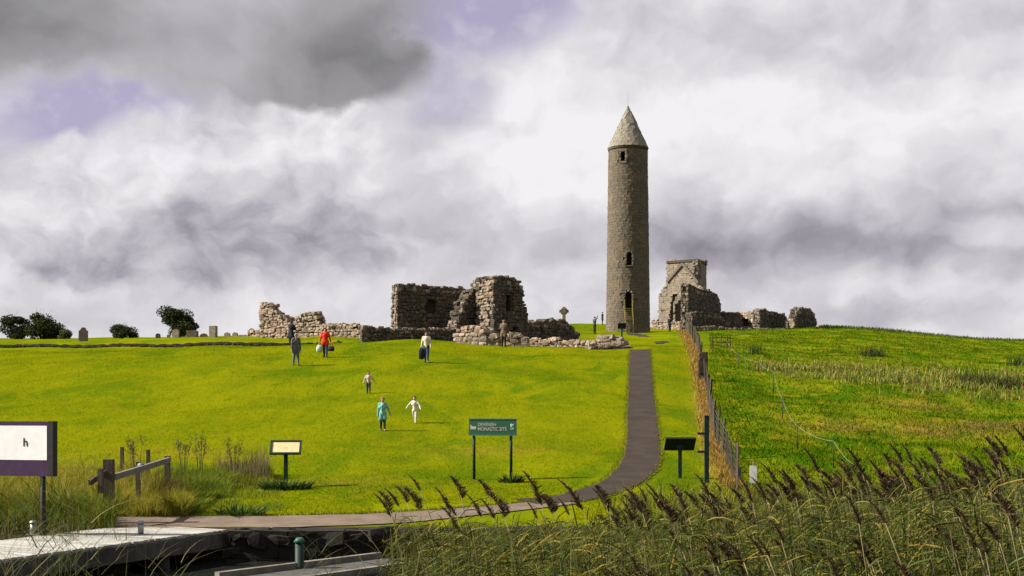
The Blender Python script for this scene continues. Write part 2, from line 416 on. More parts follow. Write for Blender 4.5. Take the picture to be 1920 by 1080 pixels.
def path_f(N, b):
    P = pos(N); n = N.noise(P, 1.1, 6, .65); n2 = N.noise(P, 30, 4, .7)
    c = N.mix(N.sstep(n, .3, .7), (.018, .0135, .0105), (.030, .0225, .018)); c = N.mix(N.mul(N.sstep(n2, .45, .7), .5), c, (.038, .030, .025))
    N.put(b.inputs['Base Color'], c); b.inputs['Roughness'].default_value = .95; b.inputs['Specular IOR Level'].default_value = .1; bump(N, b, n2, .01)
PATH = mat('tarmac_path', path_f)
def quay_f(N, b):
    P = pos(N); n = N.noise(P, 1.4, 6, .65); n2 = N.noise(P, 25, 4, .7)
    c = N.mix(N.sstep(n, .3, .7), (.085, .064, .046), (.128, .10, .077)); c = N.mix(N.mul(N.sstep(n2, .45, .7), .5), c, (.075, .058, .044))
    N.put(b.inputs['Base Color'], c); b.inputs['Roughness'].default_value = .95; b.inputs['Specular IOR Level'].default_value = .1; bump(N, b, n2, .01)
QUAY = mat('gravel_quay', quay_f)
def verge_f(N, b):
    n = N.noise(pos(N), 3, 5, .7)
    N.put(b.inputs['Base Color'], N.mix(N.sstep(n, .35, .65), (.055, .066, .002), (.115, .088, .018))); b.inputs['Roughness'].default_value = 1; b.inputs['Specular IOR Level'].default_value = 0
VERGE = mat('dry_verge', verge_f)
CONC = plain('worn_concrete', (.15, .14, .12), .9, .3, 3, 0, .01)
CONCD = plain('dark_stone_quay', (.05, .046, .040), .9, .4, 2, 0, .05)
def water_f(N, b):
    b.inputs['Base Color'].default_value = (.012, .014, .012, 1); b.inputs['Roughness'].default_value = .06; b.inputs['IOR'].default_value = 1.33
    bump(N, b, N.noise(pos(N), 2.5, 4, .6), .03, .5)
WATER = mat('lake_water', water_f)

# ------------------------------------------------------------------ ground, lake
def fence_px(d):   # column of the boundary fence at depth d
    return np.interp(d, [30, 36, 41, 46, 52, 58, 63, 72, 85, 110, 150], [1392, 1376, 1350, 1336, 1331, 1325, 1319, 1312, 1303, 1293, 1283])
def fence_x(d): return (fence_px(d) - 960) / FPX * d
def build_terrain():
    rows = np.concatenate([np.arange(22, 30, .3), np.arange(30, 60, .4), np.arange(60, 97, .3), np.arange(97, 190, 1.0), np.geomspace(190, 900, 28)])
    us = np.concatenate([np.linspace(-1.6, -.45, 14)[:-1], np.linspace(-.45, .45, 230), np.linspace(.45, 1.6, 14)[1:]])
    D, Ug = np.meshgrid(rows, us, indexing='ij'); X = Ug * D
    Z = terr(X, D)
    n0, n1 = D.shape; V = np.stack([X, D, Z], -1).reshape(-1, 3)
    i, j = np.meshgrid(np.arange(n0 - 1), np.arange(n1 - 1), indexing='ij'); a = (i * n1 + j).ravel()
    F = np.stack([a, a + 1, a + n1 + 1, a + n1], 1)
    fx = fence_x(D); off = X - fx
    field = np.clip(off / .8, 0, 1) * (D > 28)
    px = 960 + FPX * Ug
    field = np.maximum(field, np.clip((118 - D) * -1 / 6, 0, .7) * (px < 1120))
    dry = np.exp(-((off + .30) / .30) ** 2) * np.clip((D - 33) / 5, 0, 1) * .95
    for (cx, cy, r, am) in [(1790, 805, 2.6, .8), (1570, 800, 1.6, .5), (1720, 760, 1.8, .45), (1900, 795, 1.6, .6), (1650, 690, 3, .4), (1450, 660, 3, .3), (1800, 650, 4, .35)]:
        g = gp(cx, cy); dry = np.maximum(dry, am * np.exp(-(((X - g.x) / (r * 1.4)) ** 2 + ((D - g.y) / r) ** 2)))
    for (cx, cy, r, am) in [(640, 905, 1.3, .35), (905, 845, 1.2, .3), (350, 850, 1.5, .3)]:
        g = gp(cx, cy); dry = np.maximum(dry, am * np.exp(-(((X - g.x) / (r * 1.6)) ** 2 + ((D - g.y) / r) ** 2)))
    soil = np.clip((26.5 - D) / .3, 0, 1)
    c = np.stack([field, dry, soil], -1).reshape(-1, 3)
    o = link('hillside_ground', np_mesh('hillside_ground', V, F, GROUND, c, True)); o['kind'] = 'structure'
    s = 5000
    w = link('lake_water', np_mesh('lake_water', [(-s, -s, 0), (s, -s, 0), (s, s, 0), (-s, s, 0)], [(0, 1, 2, 3)], WATER)); w['kind'] = 'structure'
build_terrain()

def ribbon_ground(name, pts, widths, lift, material, across=5, step=.35, rag=0.0):
    pts = [Vector(p) for p in pts]
    # catmull-rom
    P = []; W = []
    for i in range(len(pts) - 1):
        p0, p1, p2, p3 = pts[max(i - 1, 0)], pts[i], pts[i + 1], pts[min(i + 2, len(pts) - 1)]
        n = max(2, int((p2 - p1).length / step))
        for k in range(n):
            t = k / n
            P.append(.5 * ((2 * p1) + (p2 - p0) * t + (2 * p0 - 5 * p1 + 4 * p2 - p3) * t * t + (3 * p1 - p0 - 3 * p2 + p3) * t ** 3)); W.append(widths[i] * (1 - t) + widths[i + 1] * t)
    P.append(pts[-1]); W.append(widths[-1])
    V = []; F = []
    for i, p in enumerate(P):
        t = P[min(i + 1, len(P) - 1)] - P[max(i - 1, 0)]; nrm = Vector((-t.y, t.x, 0)).normalized()
        wl = W[i] / 2 + rag * ((mnoise.noise((p.x * 1.5, p.y * 1.5, 0)) + .6 * mnoise.noise((p.x * 5, p.y * 5, 3)))); wr = W[i] / 2 + rag * ((mnoise.noise((p.x * 1.5, p.y * 1.5, 7)) + .6 * mnoise.noise((p.x * 5, p.y * 5, 9))))
        for j in range(across):
            f = j / (across - 1); q = p + nrm * (wl * (1 - 2 * f) if f < .5 else wr * (1 - 2 * f))
            V.append((q.x, q.y, H(q.x, q.y) + lift))
    for i in range(len(P) - 1):
        for j in range(across - 1):
            a = i * across + j; F.append((a, a + across, a + across + 1, a + 1))
    o = link(name, np_mesh(name, V, F, material, None, True)); o['kind'] = 'structure'; return o
path_pts = [gp(985, 943), gp(1075, 935), gp(1140, 917), gp(1182, 893), gp(1203, 862), gp(1206, 820), gp(1203, 770), gp(1201, 720), gp(1200, 682), gp(1200, 656)]
ribbon_ground('path_verge', path_pts, [1.22] * 10, .018, VERGE, rag=.16, step=.2)
ribbon_ground('path', path_pts, [1.12] * 10, .030, PATH, rag=.06, step=.2)
quay_pts = [gd(-150, 26.9), gd(230, 26.9), gd(480, 27.0), gd(700, 27.6), gd(850, 28.6), gd(960, 29.6), gd(1060, 30.6)]
ribbon_ground('quay_path', quay_pts, [2.3, 2.3, 2.2, 1.7, 1.3, 1.1, .9], .024, QUAY, rag=.08)
ribbon_ground('worn_path_patch', [gd(1232, 90), gd(1240, 92.5), gd(1246, 95)], [.3, .9, .3], .03, PATH, rag=.25)
ribbon_ground('worn_path_patch', [gd(1184, 131), gd(1195, 126), gd(1208, 120), gd(1222, 115)], [1.2, 1.1, .9, .3], .03, PATH, rag=.25)

# ------------------------------------------------------------------ stones
def make_stone_variants():
    out = []
    base = [(x, y, z) for z in (-1, 0, 1) for y in (-1, 0, 1) for x in (-1, 0, 1)]
    idx = {c: i for i, c in enumerate(base)}
    quads = []
    for ax in range(3):
        for sg in (-1, 1):
            o1, o2 = [a for a in range(3) if a != ax]
            for i in (-1, 0):
                for j in (-1, 0):
                    q = []
                    for di, dj in ((0, 0), (1, 0), (1, 1), (0, 1)):
                        c = [0, 0, 0]; c[ax] = sg; c[o1] = i + di; c[o2] = j + dj; q.append(idx[tuple(c)])
                    flip = (sg > 0) ^ (ax == 1)
                    quads.append(q if flip else q[::-1])
    F = np.array(quads)
    for k in range(14):
        V = np.array(base, float) * .5
        nz = np.abs(np.array(base)).sum(1)
        V[nz == 3] *= rng.uniform(.80, .95, (int((nz == 3).sum()), 1)); V[nz == 2] *= rng.uniform(.88, 1.0, (int((nz == 2).sum()), 1)); V[nz == 1] *= rng.uniform(.98, 1.12, (int((nz == 1).sum()), 1))
        V += rng.normal(0, .035, V.shape)
        used = np.unique(F); mp = np.full(27, -1); mp[used] = np.arange(len(used))
        out.append((V[used], mp[F]))
    return out
SV = make_stone_variants()
BOXV = []
for k in range(10):
    b = np.array([(x, y, z) for z in (-.5, .5) for x, y in ((-.5, -.5), (.5, -.5), (.5, .5), (-.5, .5))]) + rng.normal(0, .03, (8, 3)); BOXV.append(b)
BOXF = np.array([(3, 2, 1, 0), (4, 5, 6, 7), (0, 1, 5, 4), (1, 2, 6, 5), (2, 3, 7, 6), (3, 0, 4, 7)])
class Stones:
    """many stones in one mesh; each stone: centre, size, 3x3 axes"""
    def __init__(s): s.V = []; s.F = []; s.T = []; s.n = 0
    def add(s, c, size, M, tone=None, rough=True):
        if rough: v, f = SV[random.randrange(len(SV))]
        else: v, f = BOXV[random.randrange(len(BOXV))], BOXF
        w = (v * np.array(size)) @ np.array(M).T + np.array(c)
        s.V.append(w); s.F.append(f + s.n); s.n += len(w); s.T.append(np.full(len(w), random.random() if tone is None else tone))
    def build(s, name, material, parent):
        off = np.array(world_off(parent))
        o = link(name, np_mesh(name, np.concatenate(s.V) - off, np.concatenate(s.F), material, np.concatenate(s.T)), parent); o['kind'] = 'stuff'; return o
STONE_MESH = {}
def loose_stone(parent, c, size, M, material, name='stone'):
    k = random.randrange(len(SV)); key = (k, material.name)
    if key not in STONE_MESH: STONE_MESH[key] = np_mesh('stone', SV[k][0], SV[k][1], material)
    o = link(name, STONE_MESH[key], parent)
    m4 = Matrix(M.to_4x4() if isinstance(M, Matrix) else Matrix([list(r) for r in M]).to_4x4())
    o.matrix_basis = Matrix.Translation(Vector(c) - world_off(parent)) @ m4 @ Matrix.Diagonal((*size, 1))
    return o

def rubble_wall(name, label, cat, A, B, prof, thick=.8, course=.28, length=.42, holes=(), coarse=1.0, mat_s=None, mat_c=None, loose_ends=(0,), loose_max=70, loose_top=True, base_drop=.25, group=None, rag=.22, parent=None, mat_l=None, loose_min=.30, coursed=False):
    """ruined wall from A to B (ground points); prof = [(column, row of its top)]; holes = (column0, column1, row0, row1, 'through' or 'niche', arched)"""
    mat_s = mat_s or STONE_R; mat_c = mat_c or STONE_C; mat_l = mat_l or STONE_RO
    A, B = Vector(A), Vector(B); A2, B2 = Vector((A.x, A.y, 0)), Vector((B.x, B.y, 0)); L = (B2 - A2).length
    ex = (B2 - A2).normalized(); ey = Vector((-ex.y, ex.x, 0)); ez = Vector((0, 0, 1))   # ey points away from the camera
    M = Matrix((ex, ey, ez)).transposed()
    def s_of(px):   # where the column meets the wall line
        u = (px - 960) / FPX
        den = ex.x - u * ex.y
        return (u * A2.y - A2.x) / den
    tp = []
    for px, py in prof:
        s = min(max(s_of(px), 0), L); d = A2.y + ex.y * s; tp.append((s, topz(py, d)))
    tp.sort(); ts = [a for a, _ in tp]; tz = [b for _, b in tp]
    top = lambda s: float(np.interp(s, ts, tz))
    zb = min(H(A.x, A.y), H(B.x, B.y), H(*(A2.lerp(B2, .5)).xy)) - base_drop
    hl = []
    for (p0, p1, r0, r1, kind, arch) in holes:
        s0, s1 = s_of(p0), s_of(p1); d = A2.y + ex.y * (s0 + s1) / 2; hl.append((s0, s1, topz(r1, d), topz(r0, d), kind, arch))
    def hole(s, z, pad=0):
        for (s0, s1, z0, z1, kind, arch) in hl:
            if s0 - pad < s < s1 + pad and z0 - pad < z < z1 + pad:
                if arch:
                    w = (s1 - s0) / 2 + pad; zs = z1 - w * 1.2
                    if z > zs and ((s - (s0 + s1) / 2) / w) ** 2 + ((z - zs) / (w * 1.2)) ** 2 > 1: continue
                return kind
        return None
    r = parent or root(name, label, cat, (A + B) / 2 - Vector((0, 0, (A.z + B.z) / 2 - zb)), group)
    # core from cells in two layers
    cs = .16; ns = max(2, int(L / cs)); zmax = max(tz); nz = max(2, int((zmax - zb) / cs)); cs_s = L / ns; cs_z = (zmax - zb) / nz
    occ = np.zeros((ns + 2, 4, nz + 2), bool)
    for i in range(ns):
        s = (i + .5) * cs_s
        for k in range(nz):
            z = zb + (k + .5) * cs_z
            if z < top(s) - .10 - rag * .3:
                h = hole(s, z); occ[i + 1, 1, k + 1] = h is None; occ[i + 1, 2, k + 1] = h != 'through'
    V = []; F = []; vi = {}
    ins = .09
    ycs = [ins, thick * .55, thick - ins]
    def vid(i, j, k):
        if (i, j, k) not in vi:
            s = ins * .6 + (L - ins * 1.2) * i / ns
            p = A2 + ex * s + ey * ycs[j]; vi[(i, j, k)] = len(V); V.append((p.x, p.y, zb + k * cs_z))
        return vi[(i, j, k)]
    for i in range(1, ns + 1):
        for j in (1, 2):
            for k in range(1, nz + 1):
                if not occ[i, j, k]: continue
                a, b, c = i - 1, j - 1, k - 1
                if not occ[i - 1, j, k]: F.append((vid(a, b, c), vid(a, b, c + 1), vid(a, b + 1, c + 1), vid(a, b + 1, c)))
                if not occ[i + 1, j, k]: F.append((vid(a + 1, b, c), vid(a + 1, b + 1, c), vid(a + 1, b + 1, c + 1), vid(a + 1, b, c + 1)))
                if not occ[i, j - 1, k]: F.append((vid(a, b, c), vid(a + 1, b, c), vid(a + 1, b, c + 1), vid(a, b, c + 1)))
                if not occ[i, j + 1, k]: F.append((vid(a, b + 1, c), vid(a, b + 1, c + 1), vid(a + 1, b + 1, c + 1), vid(a + 1, b + 1, c)))
                if not occ[i, j, k + 1]: F.append((vid(a, b, c + 1), vid(a + 1, b, c + 1), vid(a + 1, b + 1, c + 1), vid(a, b + 1, c + 1)))
    off = np.array(world_off(r))
    link('rubble_core', np_mesh('rubble_core', np.array(V) - off, F, mat_c, np.full(len(V), .5)), r)
    st = Stones(); loose = []
    z = zb
    while z < zmax + course:
        ch = course * random.uniform(.7, 1.35)
        for face in (0, 1):
            s = -random.uniform(0, .3)
            while s < L:
                ln = length * random.uniform(.55, 1.5); sc = s + ln / 2; zc = z + ch / 2
                if sc > L + .1: break
                t = top(min(max(sc, 0), L)); lim = t + random.uniform(-rag, rag * .3)
                hk = hole(sc, zc, .03)
                if zc < lim and not (hk == 'through' or (hk == 'niche' and face == 0)):
                    dp = random.uniform(.22, .36); proud = random.uniform(-.02, .07 if not coursed else .03)
                    yc = (dp / 2 - proud) if face == 0 else thick - dp / 2 + proud
                    c = A2 + ex * min(max(sc, .1), L - .1) + ey * yc + ez * (zc + (0 if coursed else random.gauss(0, .025)))
                    jt = .03 if coursed else .10; Mr = M @ Euler((random.gauss(0, jt), random.gauss(0, jt * 1.2), random.gauss(0, jt))).to_matrix()
                    sz = (ln * .97, dp, ch * (.95 if coursed else random.uniform(.85, 1.15)))
                    if face == 0 and zc > lim - ch * 1.3 and loose_top and ln > loose_min and zc > zb + base_drop: loose.append((ln, c, sz, Mr))
                    else: st.add(c, sz, Mr, tone=random.uniform(.35, .75) if coursed else None, rough=not coursed)
                s += ln
        for end in (0, 1):
            y = 0.0
            while y < thick - .1:
                dp = random.uniform(.25, .5); zc = z + ch / 2; dp = min(dp, thick - y)
                sx_ = random.uniform(.3, .5); s = sx_ / 2 - random.uniform(-.05, .14) if end == 0 else L - sx_ / 2 + random.uniform(-.05, .14)
                if zc < top(min(max(s, 0), L)) + random.uniform(-rag, rag * .3) and not hole(s, zc):
                    c = A2 + ex * s + ey * (y + dp / 2) + ez * zc
                    Mr = M @ Euler((random.gauss(0, .07), random.gauss(0, .06), random.gauss(0, .12))).to_matrix(); sz = (sx_, dp * .95, ch * .97)
                    if end in loose_ends and zc > zb + base_drop: loose.append((.5 + random.random() * .2, c, sz, Mr))
                    else: st.add(c, sz, Mr)
                y += dp
        z += ch
    # capping rubble
    s = 0.0
    while s < L:
        ln = length * random.uniform(.5, 1.1)
        for y in np.arange(.12, thick, .3):
            t = top(min(s + ln / 2, L)); c = A2 + ex * min(s + ln / 2, L) + ey * (y + random.uniform(-.05, .05)) + ez * (t - .12 + random.uniform(-.10, .06))
            if not hole(s + ln / 2, t - .1):
                st.add(c, (ln, .34, random.uniform(.16, .3)), M @ Euler((random.gauss(0, .15), random.gauss(0, .15), random.gauss(0, .3))).to_matrix())
        s += ln
    loose.sort(key=lambda q: -q[0])
    for q in loose[loose_max:]: st.add(q[1], q[2], q[3])
    st.build('stonework', mat_s, r)
    for q in loose[:loose_max]: loose_stone(r, q[1], q[2], q[3], mat_l)
    return r
# ------------------------------------------------------------------ round tower
def build_tower():
    C = gd(1177.5, 141); zb = C.z - .3; cx, cy = C.x, C.y
    ze = topz(275, 139); zt = topz(199, 141); Hh = ze - zb
    rb = 82 / FPX * 141 / 2; rt = 72.5 / FPX * 141 / 2
    rad = lambda z: rb + (rt - rb) * (z - zb) / Hh
    r = root('round_tower', 'tall tapering stone round tower with conical cap and arched door', 'tower', (cx, cy, zb))
    ops = []   # angle, half width, z0, z1, arched
    for (px, w, r0, r1, arch, nm) in [(1165, 8, 283, 301, 0, 'window'), (1176.5, 9.5, 472, 497, 1, 'window'), (1175, 12.5, 547, 578, 1, 'doorway')]:
        d = 138.7; z0, z1 = topz(r1, d), topz(r0, d); rr = rad((z0 + z1) / 2)
        ops.append((math.asin((px - 1177.5) / FPX * d / rr), w / FPX * d / 2, z0, z1, arch, nm))
    def inop(th, z, pad=0.0):
        rr = rad(z)
        for (a, hw, z0, z1, arch, nm) in ops:
            dx = (th - a) * rr
            if abs(dx) < hw + pad and z0 - pad < z < z1 + pad:
                if arch:
                    zs = z1 - hw * 1.3
                    if z > zs and (dx / (hw + pad)) ** 2 + ((z - zs) / (hw * 1.3 + pad)) ** 2 > 1: continue
                return True
        return False
    # shell: theta = 0 faces the camera
    nt, nz = 220, 230; V = []; F = []
    for k in range(nz + 1):
        z = zb + Hh * k / nz; rr = rad(z) - .07
        for j in range(nt):
            th = 2 * math.pi * j / nt; V.append((math.sin(th) * rr, -math.cos(th) * rr, z - zb))
    for k in range(nz):
        zc = zb + Hh * (k + .5) / nz
        for j in range(nt):
            th = 2 * math.pi * (j + .5) / nt; th = th - 2 * math.pi if th > math.pi else th
            if abs(th) < 1 and inop(th, zc): continue
            F.append((k * nt + j, k * nt + (j + 1) % nt, (k + 1) * nt + (j + 1) % nt, (k + 1) * nt + j))
    link('tower_wall', np_mesh('tower_wall', V, F, STONE_TC, np.full(len(V), .6), True), r)
    st = Stones(); z = zb
    while z < ze - .1:
        ch = min(random.uniform(.22, .36), ze - z); th = random.uniform(0, .2); end = th + 2 * math.pi; rr = rad(z + ch / 2)
        while th < end:
            ln = random.uniform(.3, .85); dt = ln / rr; a = th + dt / 2; aw = (a + math.pi) % (2 * math.pi) - math.pi
            if not (abs(aw) < 1 and (inop(aw, z + ch / 2, .10) or inop(aw - dt * .4, z + ch / 2, .06) or inop(aw + dt * .4, z + ch / 2, .06))):
                M = Matrix.Rotation(a, 3, 'Z'); p = random.uniform(0, .018)
                st.add((cx + math.sin(a) * (rr - .1 + p), cy - math.cos(a) * (rr - .1 + p), z + ch / 2), (ln * .975, .2, ch * .95), M, tone=random.uniform(.32, .72), rough=False)
            th += dt
        z += ch
    st.build('masonry', STONE_T, r)
    for (a, hw, z0, z1, arch, nm) in ops:
        rr = rad((z0 + z1) / 2); M = Matrix.Rotation(a, 3, 'Z')
        loc = lambda x, y, z: Vector((cx, cy, 0)) + M @ Vector((x, -rr + y, 0)) + Vector((0, 0, z))
        m = MB(); e = .04; n = 9
        prof = [(-hw - e, z0), (hw + e, z0)]
        if arch:
            zs = z1 - hw * 1.3
            prof += [((hw + e) * math.cos(t), zs + (hw * 1.3 + e) * math.sin(t)) for t in np.linspace(0, math.pi, n)]
        else: prof += [(hw + e, z1), (-hw - e, z1)]
        k = len(prof); vs_ = [loc(x, .05, z) for x, z in prof] + [loc(x, 1.25, z) for x, z in prof]
        m.raw(vs_, [(i, (i + 1) % k, k + (i + 1) % k, k + i)[::-1] for i in range(k)] + [tuple(range(k, 2 * k))[::-1]])
        o = m.build(nm, STONE_TC, r)
        # dressed surround, stone by stone
        for sgn in (-1, 1):
            z = z0
            zs = z1 - hw * 1.3 if arch else z1
            while z < zs - .05:
                h = min(random.uniform(.3, .42), zs - z); w = random.uniform(.16, .26)
                loose_stone(o, loc(sgn * (hw + w / 2), .05, z + h / 2), (w, .24, h * .96), M, STONE_TJ, 'jamb_stone'); z += h
        if arch:
            for t in np.linspace(.18, math.pi - .18, 5):
                loose_stone(o, loc((hw + .11) * math.cos(t), .05, zs + (hw * 1.3 + .11) * math.sin(t)), (.24, .22, .24), M @ Matrix.Rotation(-(t - math.pi / 2), 3, 'Y'), STONE_TJ, 'arch_stone')
        else: loose_stone(o, loc(0, .05, z1 + .12), (hw * 2 + .45, .24, .24), M, STONE_TJ, 'lintel')
        loose_stone(o, loc(0, .05, z0 - .10), (hw * 2 + .4, .28, .18), M, STONE_TJ, 'sill')
    # cornice, cap, rod
    def lathe(prof, n=72):
        m = MB(); vs_ = [(cx + math.sin(2 * math.pi * j / n) * q, cy - math.cos(2 * math.pi * j / n) * q, z) for q, z in prof for j in range(n)]
        fs = [(i * n + j, i * n + (j + 1) % n, (i + 1) * n + (j + 1) % n, (i + 1) * n + j) for i in range(len(prof) - 1) for j in range(n)]
        return m.raw(vs_, fs, True)
    lathe([(rt - .1, ze - .12), (rt + .05, ze - .12), (rt + .07, ze + .02), (rt + .10, ze + .16), (rt - .1, ze + .2)]).build('cornice', STONE_TC, r)
    lathe([(rt - .02, ze + .15), (.03, zt - .1)]).build('cap_core', STONE_CAP, r)
    st = Stones(); z = ze + .14; hc = zt - z; zc0 = z
    sl = math.atan2(rt + .1, hc)
    while z < zt - .25:
        ch = random.uniform(.24, .34); f = (z + ch / 2 - zc0) / hc; rr = (rt + .12) * (1 - f); th = random.random(); end = th + 2 * math.pi
        while th < end - .05:
            ln = min(random.uniform(.4, .9), rr * 1.0 + .08); dt = ln / max(rr, .08); a = th + dt / 2
            M = Matrix.Rotation(a, 3, 'Z') @ Matrix.Rotation(-sl, 3, 'X')
            q = rr - .07 + random.uniform(0, .02)
            st.add((cx + math.sin(a) * q, cy - math.cos(a) * q, z + ch / 2), (ln * .98, .16, ch / math.cos(sl) * .98), M, tone=random.uniform(.4, .7), rough=False); th += dt
        z += ch
    st.build('conical_cap', STONE_CAP, r)
    lathe([(.10, zt - .45), (.07, zt - .15), (.015, zt + .05)], 16).build('finial', STONE_CAP, r)
    MB().tube([(cx, cy, zt - .2), (cx, cy, topz(172, 141))], .008, 6).build('lightning_rod', IRON, r)
    # wooden steps up to the doorway
    a, hw, z0, z1, arch, nm = ops[2]
    F0 = Vector((cx + math.sin(a) * rb, cy - math.cos(a) * rb, 0))
    g = H(F0.x, F0.y - 1.6); s = root('wooden_steps', 'steep yellowish wooden steps leaning against round tower up to its door', 'steps', (F0.x, F0.y - 1.6, g))
    Bx = F0.x - .05
    pa = Vector((Bx, F0.y - 1.55, g - .05)); pm = Vector((Bx, F0.y - .85, g + (z0 - g) * .52)); pb = Vector((Bx, F0.y + .05, z0 + .02))
    for w in (-.42, .42):
        o = Vector((w, 0, 0)); MB().bar(pa + o, pm + o, .07, .16).build('stringer', WOODY, s); MB().bar(pm + o, pb + o, .07, .16).build('stringer', WOODY, s)
        for q, hgt in ((pa, 1.0), (pm, 1.0), (pb - Vector((0, .25, .2)), 1.1)):
            MB().bar(q + o, q + o + Vector((0, 0, hgt)), .06).build('baluster', WOODY, s)
        MB().bar(pa + o + Vector((0, 0, 1)), pm + o + Vector((0, 0, 1)), .05, .07).build('handrail', WOODY, s); MB().bar(pm + o + Vector((0, 0, 1)), pb + o + Vector((0, -.25, .9)), .05, .07).build('handrail', WOODY, s)
    for p, q, n in ((pa, pm, 6), (pm, pb, 6)):
        for i in range(n):
            c = p.lerp(q, (i + .6) / n); MB().box(c, (.86, .24, .05)).build('tread', WOODY, s)
    MB().box(pm + Vector((0, .1, .03)), (1.0, .6, .07)).build('landing', WOODY, s)
STONE_TJ = stone_mat('tower_dressed_stone', (.15, .125, .09), (.19, .135, .085), .2, per_object=True)
build_tower()

# ------------------------------------------------------------------ ruins of the church before the tower
W = rubble_wall
W('ruined_church_wall', 'dark ruined church wall with blind arched window and sunlit broken end', 'ruin', gd(745, 88), gd(874, 90.2),
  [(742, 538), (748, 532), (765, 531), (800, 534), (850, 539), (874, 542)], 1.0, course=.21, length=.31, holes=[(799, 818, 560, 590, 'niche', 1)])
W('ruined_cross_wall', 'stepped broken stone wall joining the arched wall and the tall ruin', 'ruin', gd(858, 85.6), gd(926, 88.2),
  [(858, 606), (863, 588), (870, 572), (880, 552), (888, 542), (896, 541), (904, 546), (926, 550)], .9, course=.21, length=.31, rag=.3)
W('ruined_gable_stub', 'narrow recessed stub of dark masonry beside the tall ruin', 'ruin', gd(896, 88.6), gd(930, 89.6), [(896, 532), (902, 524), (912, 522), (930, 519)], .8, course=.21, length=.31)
W('ruined_gable', 'tallest dark stone ruin with slit window and ragged sunlit edge', 'ruin', gd(926, 85.2), gd(989, 87.4),
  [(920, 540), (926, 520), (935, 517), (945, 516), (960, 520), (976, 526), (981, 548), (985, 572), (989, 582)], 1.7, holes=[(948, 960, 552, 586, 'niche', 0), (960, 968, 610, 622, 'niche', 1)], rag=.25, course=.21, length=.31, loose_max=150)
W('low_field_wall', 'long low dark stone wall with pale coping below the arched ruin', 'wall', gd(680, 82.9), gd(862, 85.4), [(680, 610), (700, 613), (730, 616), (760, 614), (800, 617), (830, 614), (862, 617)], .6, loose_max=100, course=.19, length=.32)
W('fallen_rubble', 'sunlit heap of rubble at the foot of the stepped ruin', 'rubble', gd(850, 83.8), gd(908, 82.6), [(850, 628), (862, 615), (875, 610), (890, 611), (908, 620)], 1.1, mat_s=STONE_P, loose_max=60)
W('low_rubble_footing', 'low sunlit rubble footing in front of the tallest ruin', 'rubble', gd(915, 82.6), gd(988, 82.2), [(915, 635), (925, 627), (940, 631), (955, 625), (975, 628), (988, 634)], .8, mat_s=STONE_P, loose_max=60)
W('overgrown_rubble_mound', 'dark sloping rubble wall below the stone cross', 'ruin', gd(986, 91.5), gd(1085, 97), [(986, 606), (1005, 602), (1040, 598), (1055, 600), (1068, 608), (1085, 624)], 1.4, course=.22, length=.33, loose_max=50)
W('low_foundation_wall', 'low sunlit foundation wall running from the tallest ruin towards the tower', 'wall', gd(992, 84), gd(1112, 82.4), [(992, 632), (1010, 636), (1040, 634), (1055, 639), (1080, 636), (1112, 640)], .7, mat_s=STONE_P, loose_max=90, course=.22)
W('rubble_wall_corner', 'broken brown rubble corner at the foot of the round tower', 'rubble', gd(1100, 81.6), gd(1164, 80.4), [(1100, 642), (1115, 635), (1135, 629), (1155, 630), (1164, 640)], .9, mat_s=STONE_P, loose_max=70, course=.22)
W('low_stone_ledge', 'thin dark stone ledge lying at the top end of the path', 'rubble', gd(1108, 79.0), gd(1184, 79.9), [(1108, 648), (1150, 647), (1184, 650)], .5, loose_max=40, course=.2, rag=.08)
W('ruined_house_wall', 'jagged sunlit ruin with a standing pillar of rubble and long low wall', 'ruin', gd(488, 91.4), gd(686, 87.6),
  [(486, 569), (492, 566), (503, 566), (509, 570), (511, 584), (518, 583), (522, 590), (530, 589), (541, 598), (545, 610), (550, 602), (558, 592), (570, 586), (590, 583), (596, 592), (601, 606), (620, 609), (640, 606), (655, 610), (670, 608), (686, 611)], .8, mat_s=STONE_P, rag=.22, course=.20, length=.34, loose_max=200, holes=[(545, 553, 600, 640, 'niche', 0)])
W('rubble_stub', 'small tumbled stub of stones beside the standing pillar ruin', 'rubble', gd(462, 93.4), gd(492, 92.2), [(462, 628), (468, 618), (478, 620), (492, 618)], .6, mat_s=STONE_P, loose_max=30)

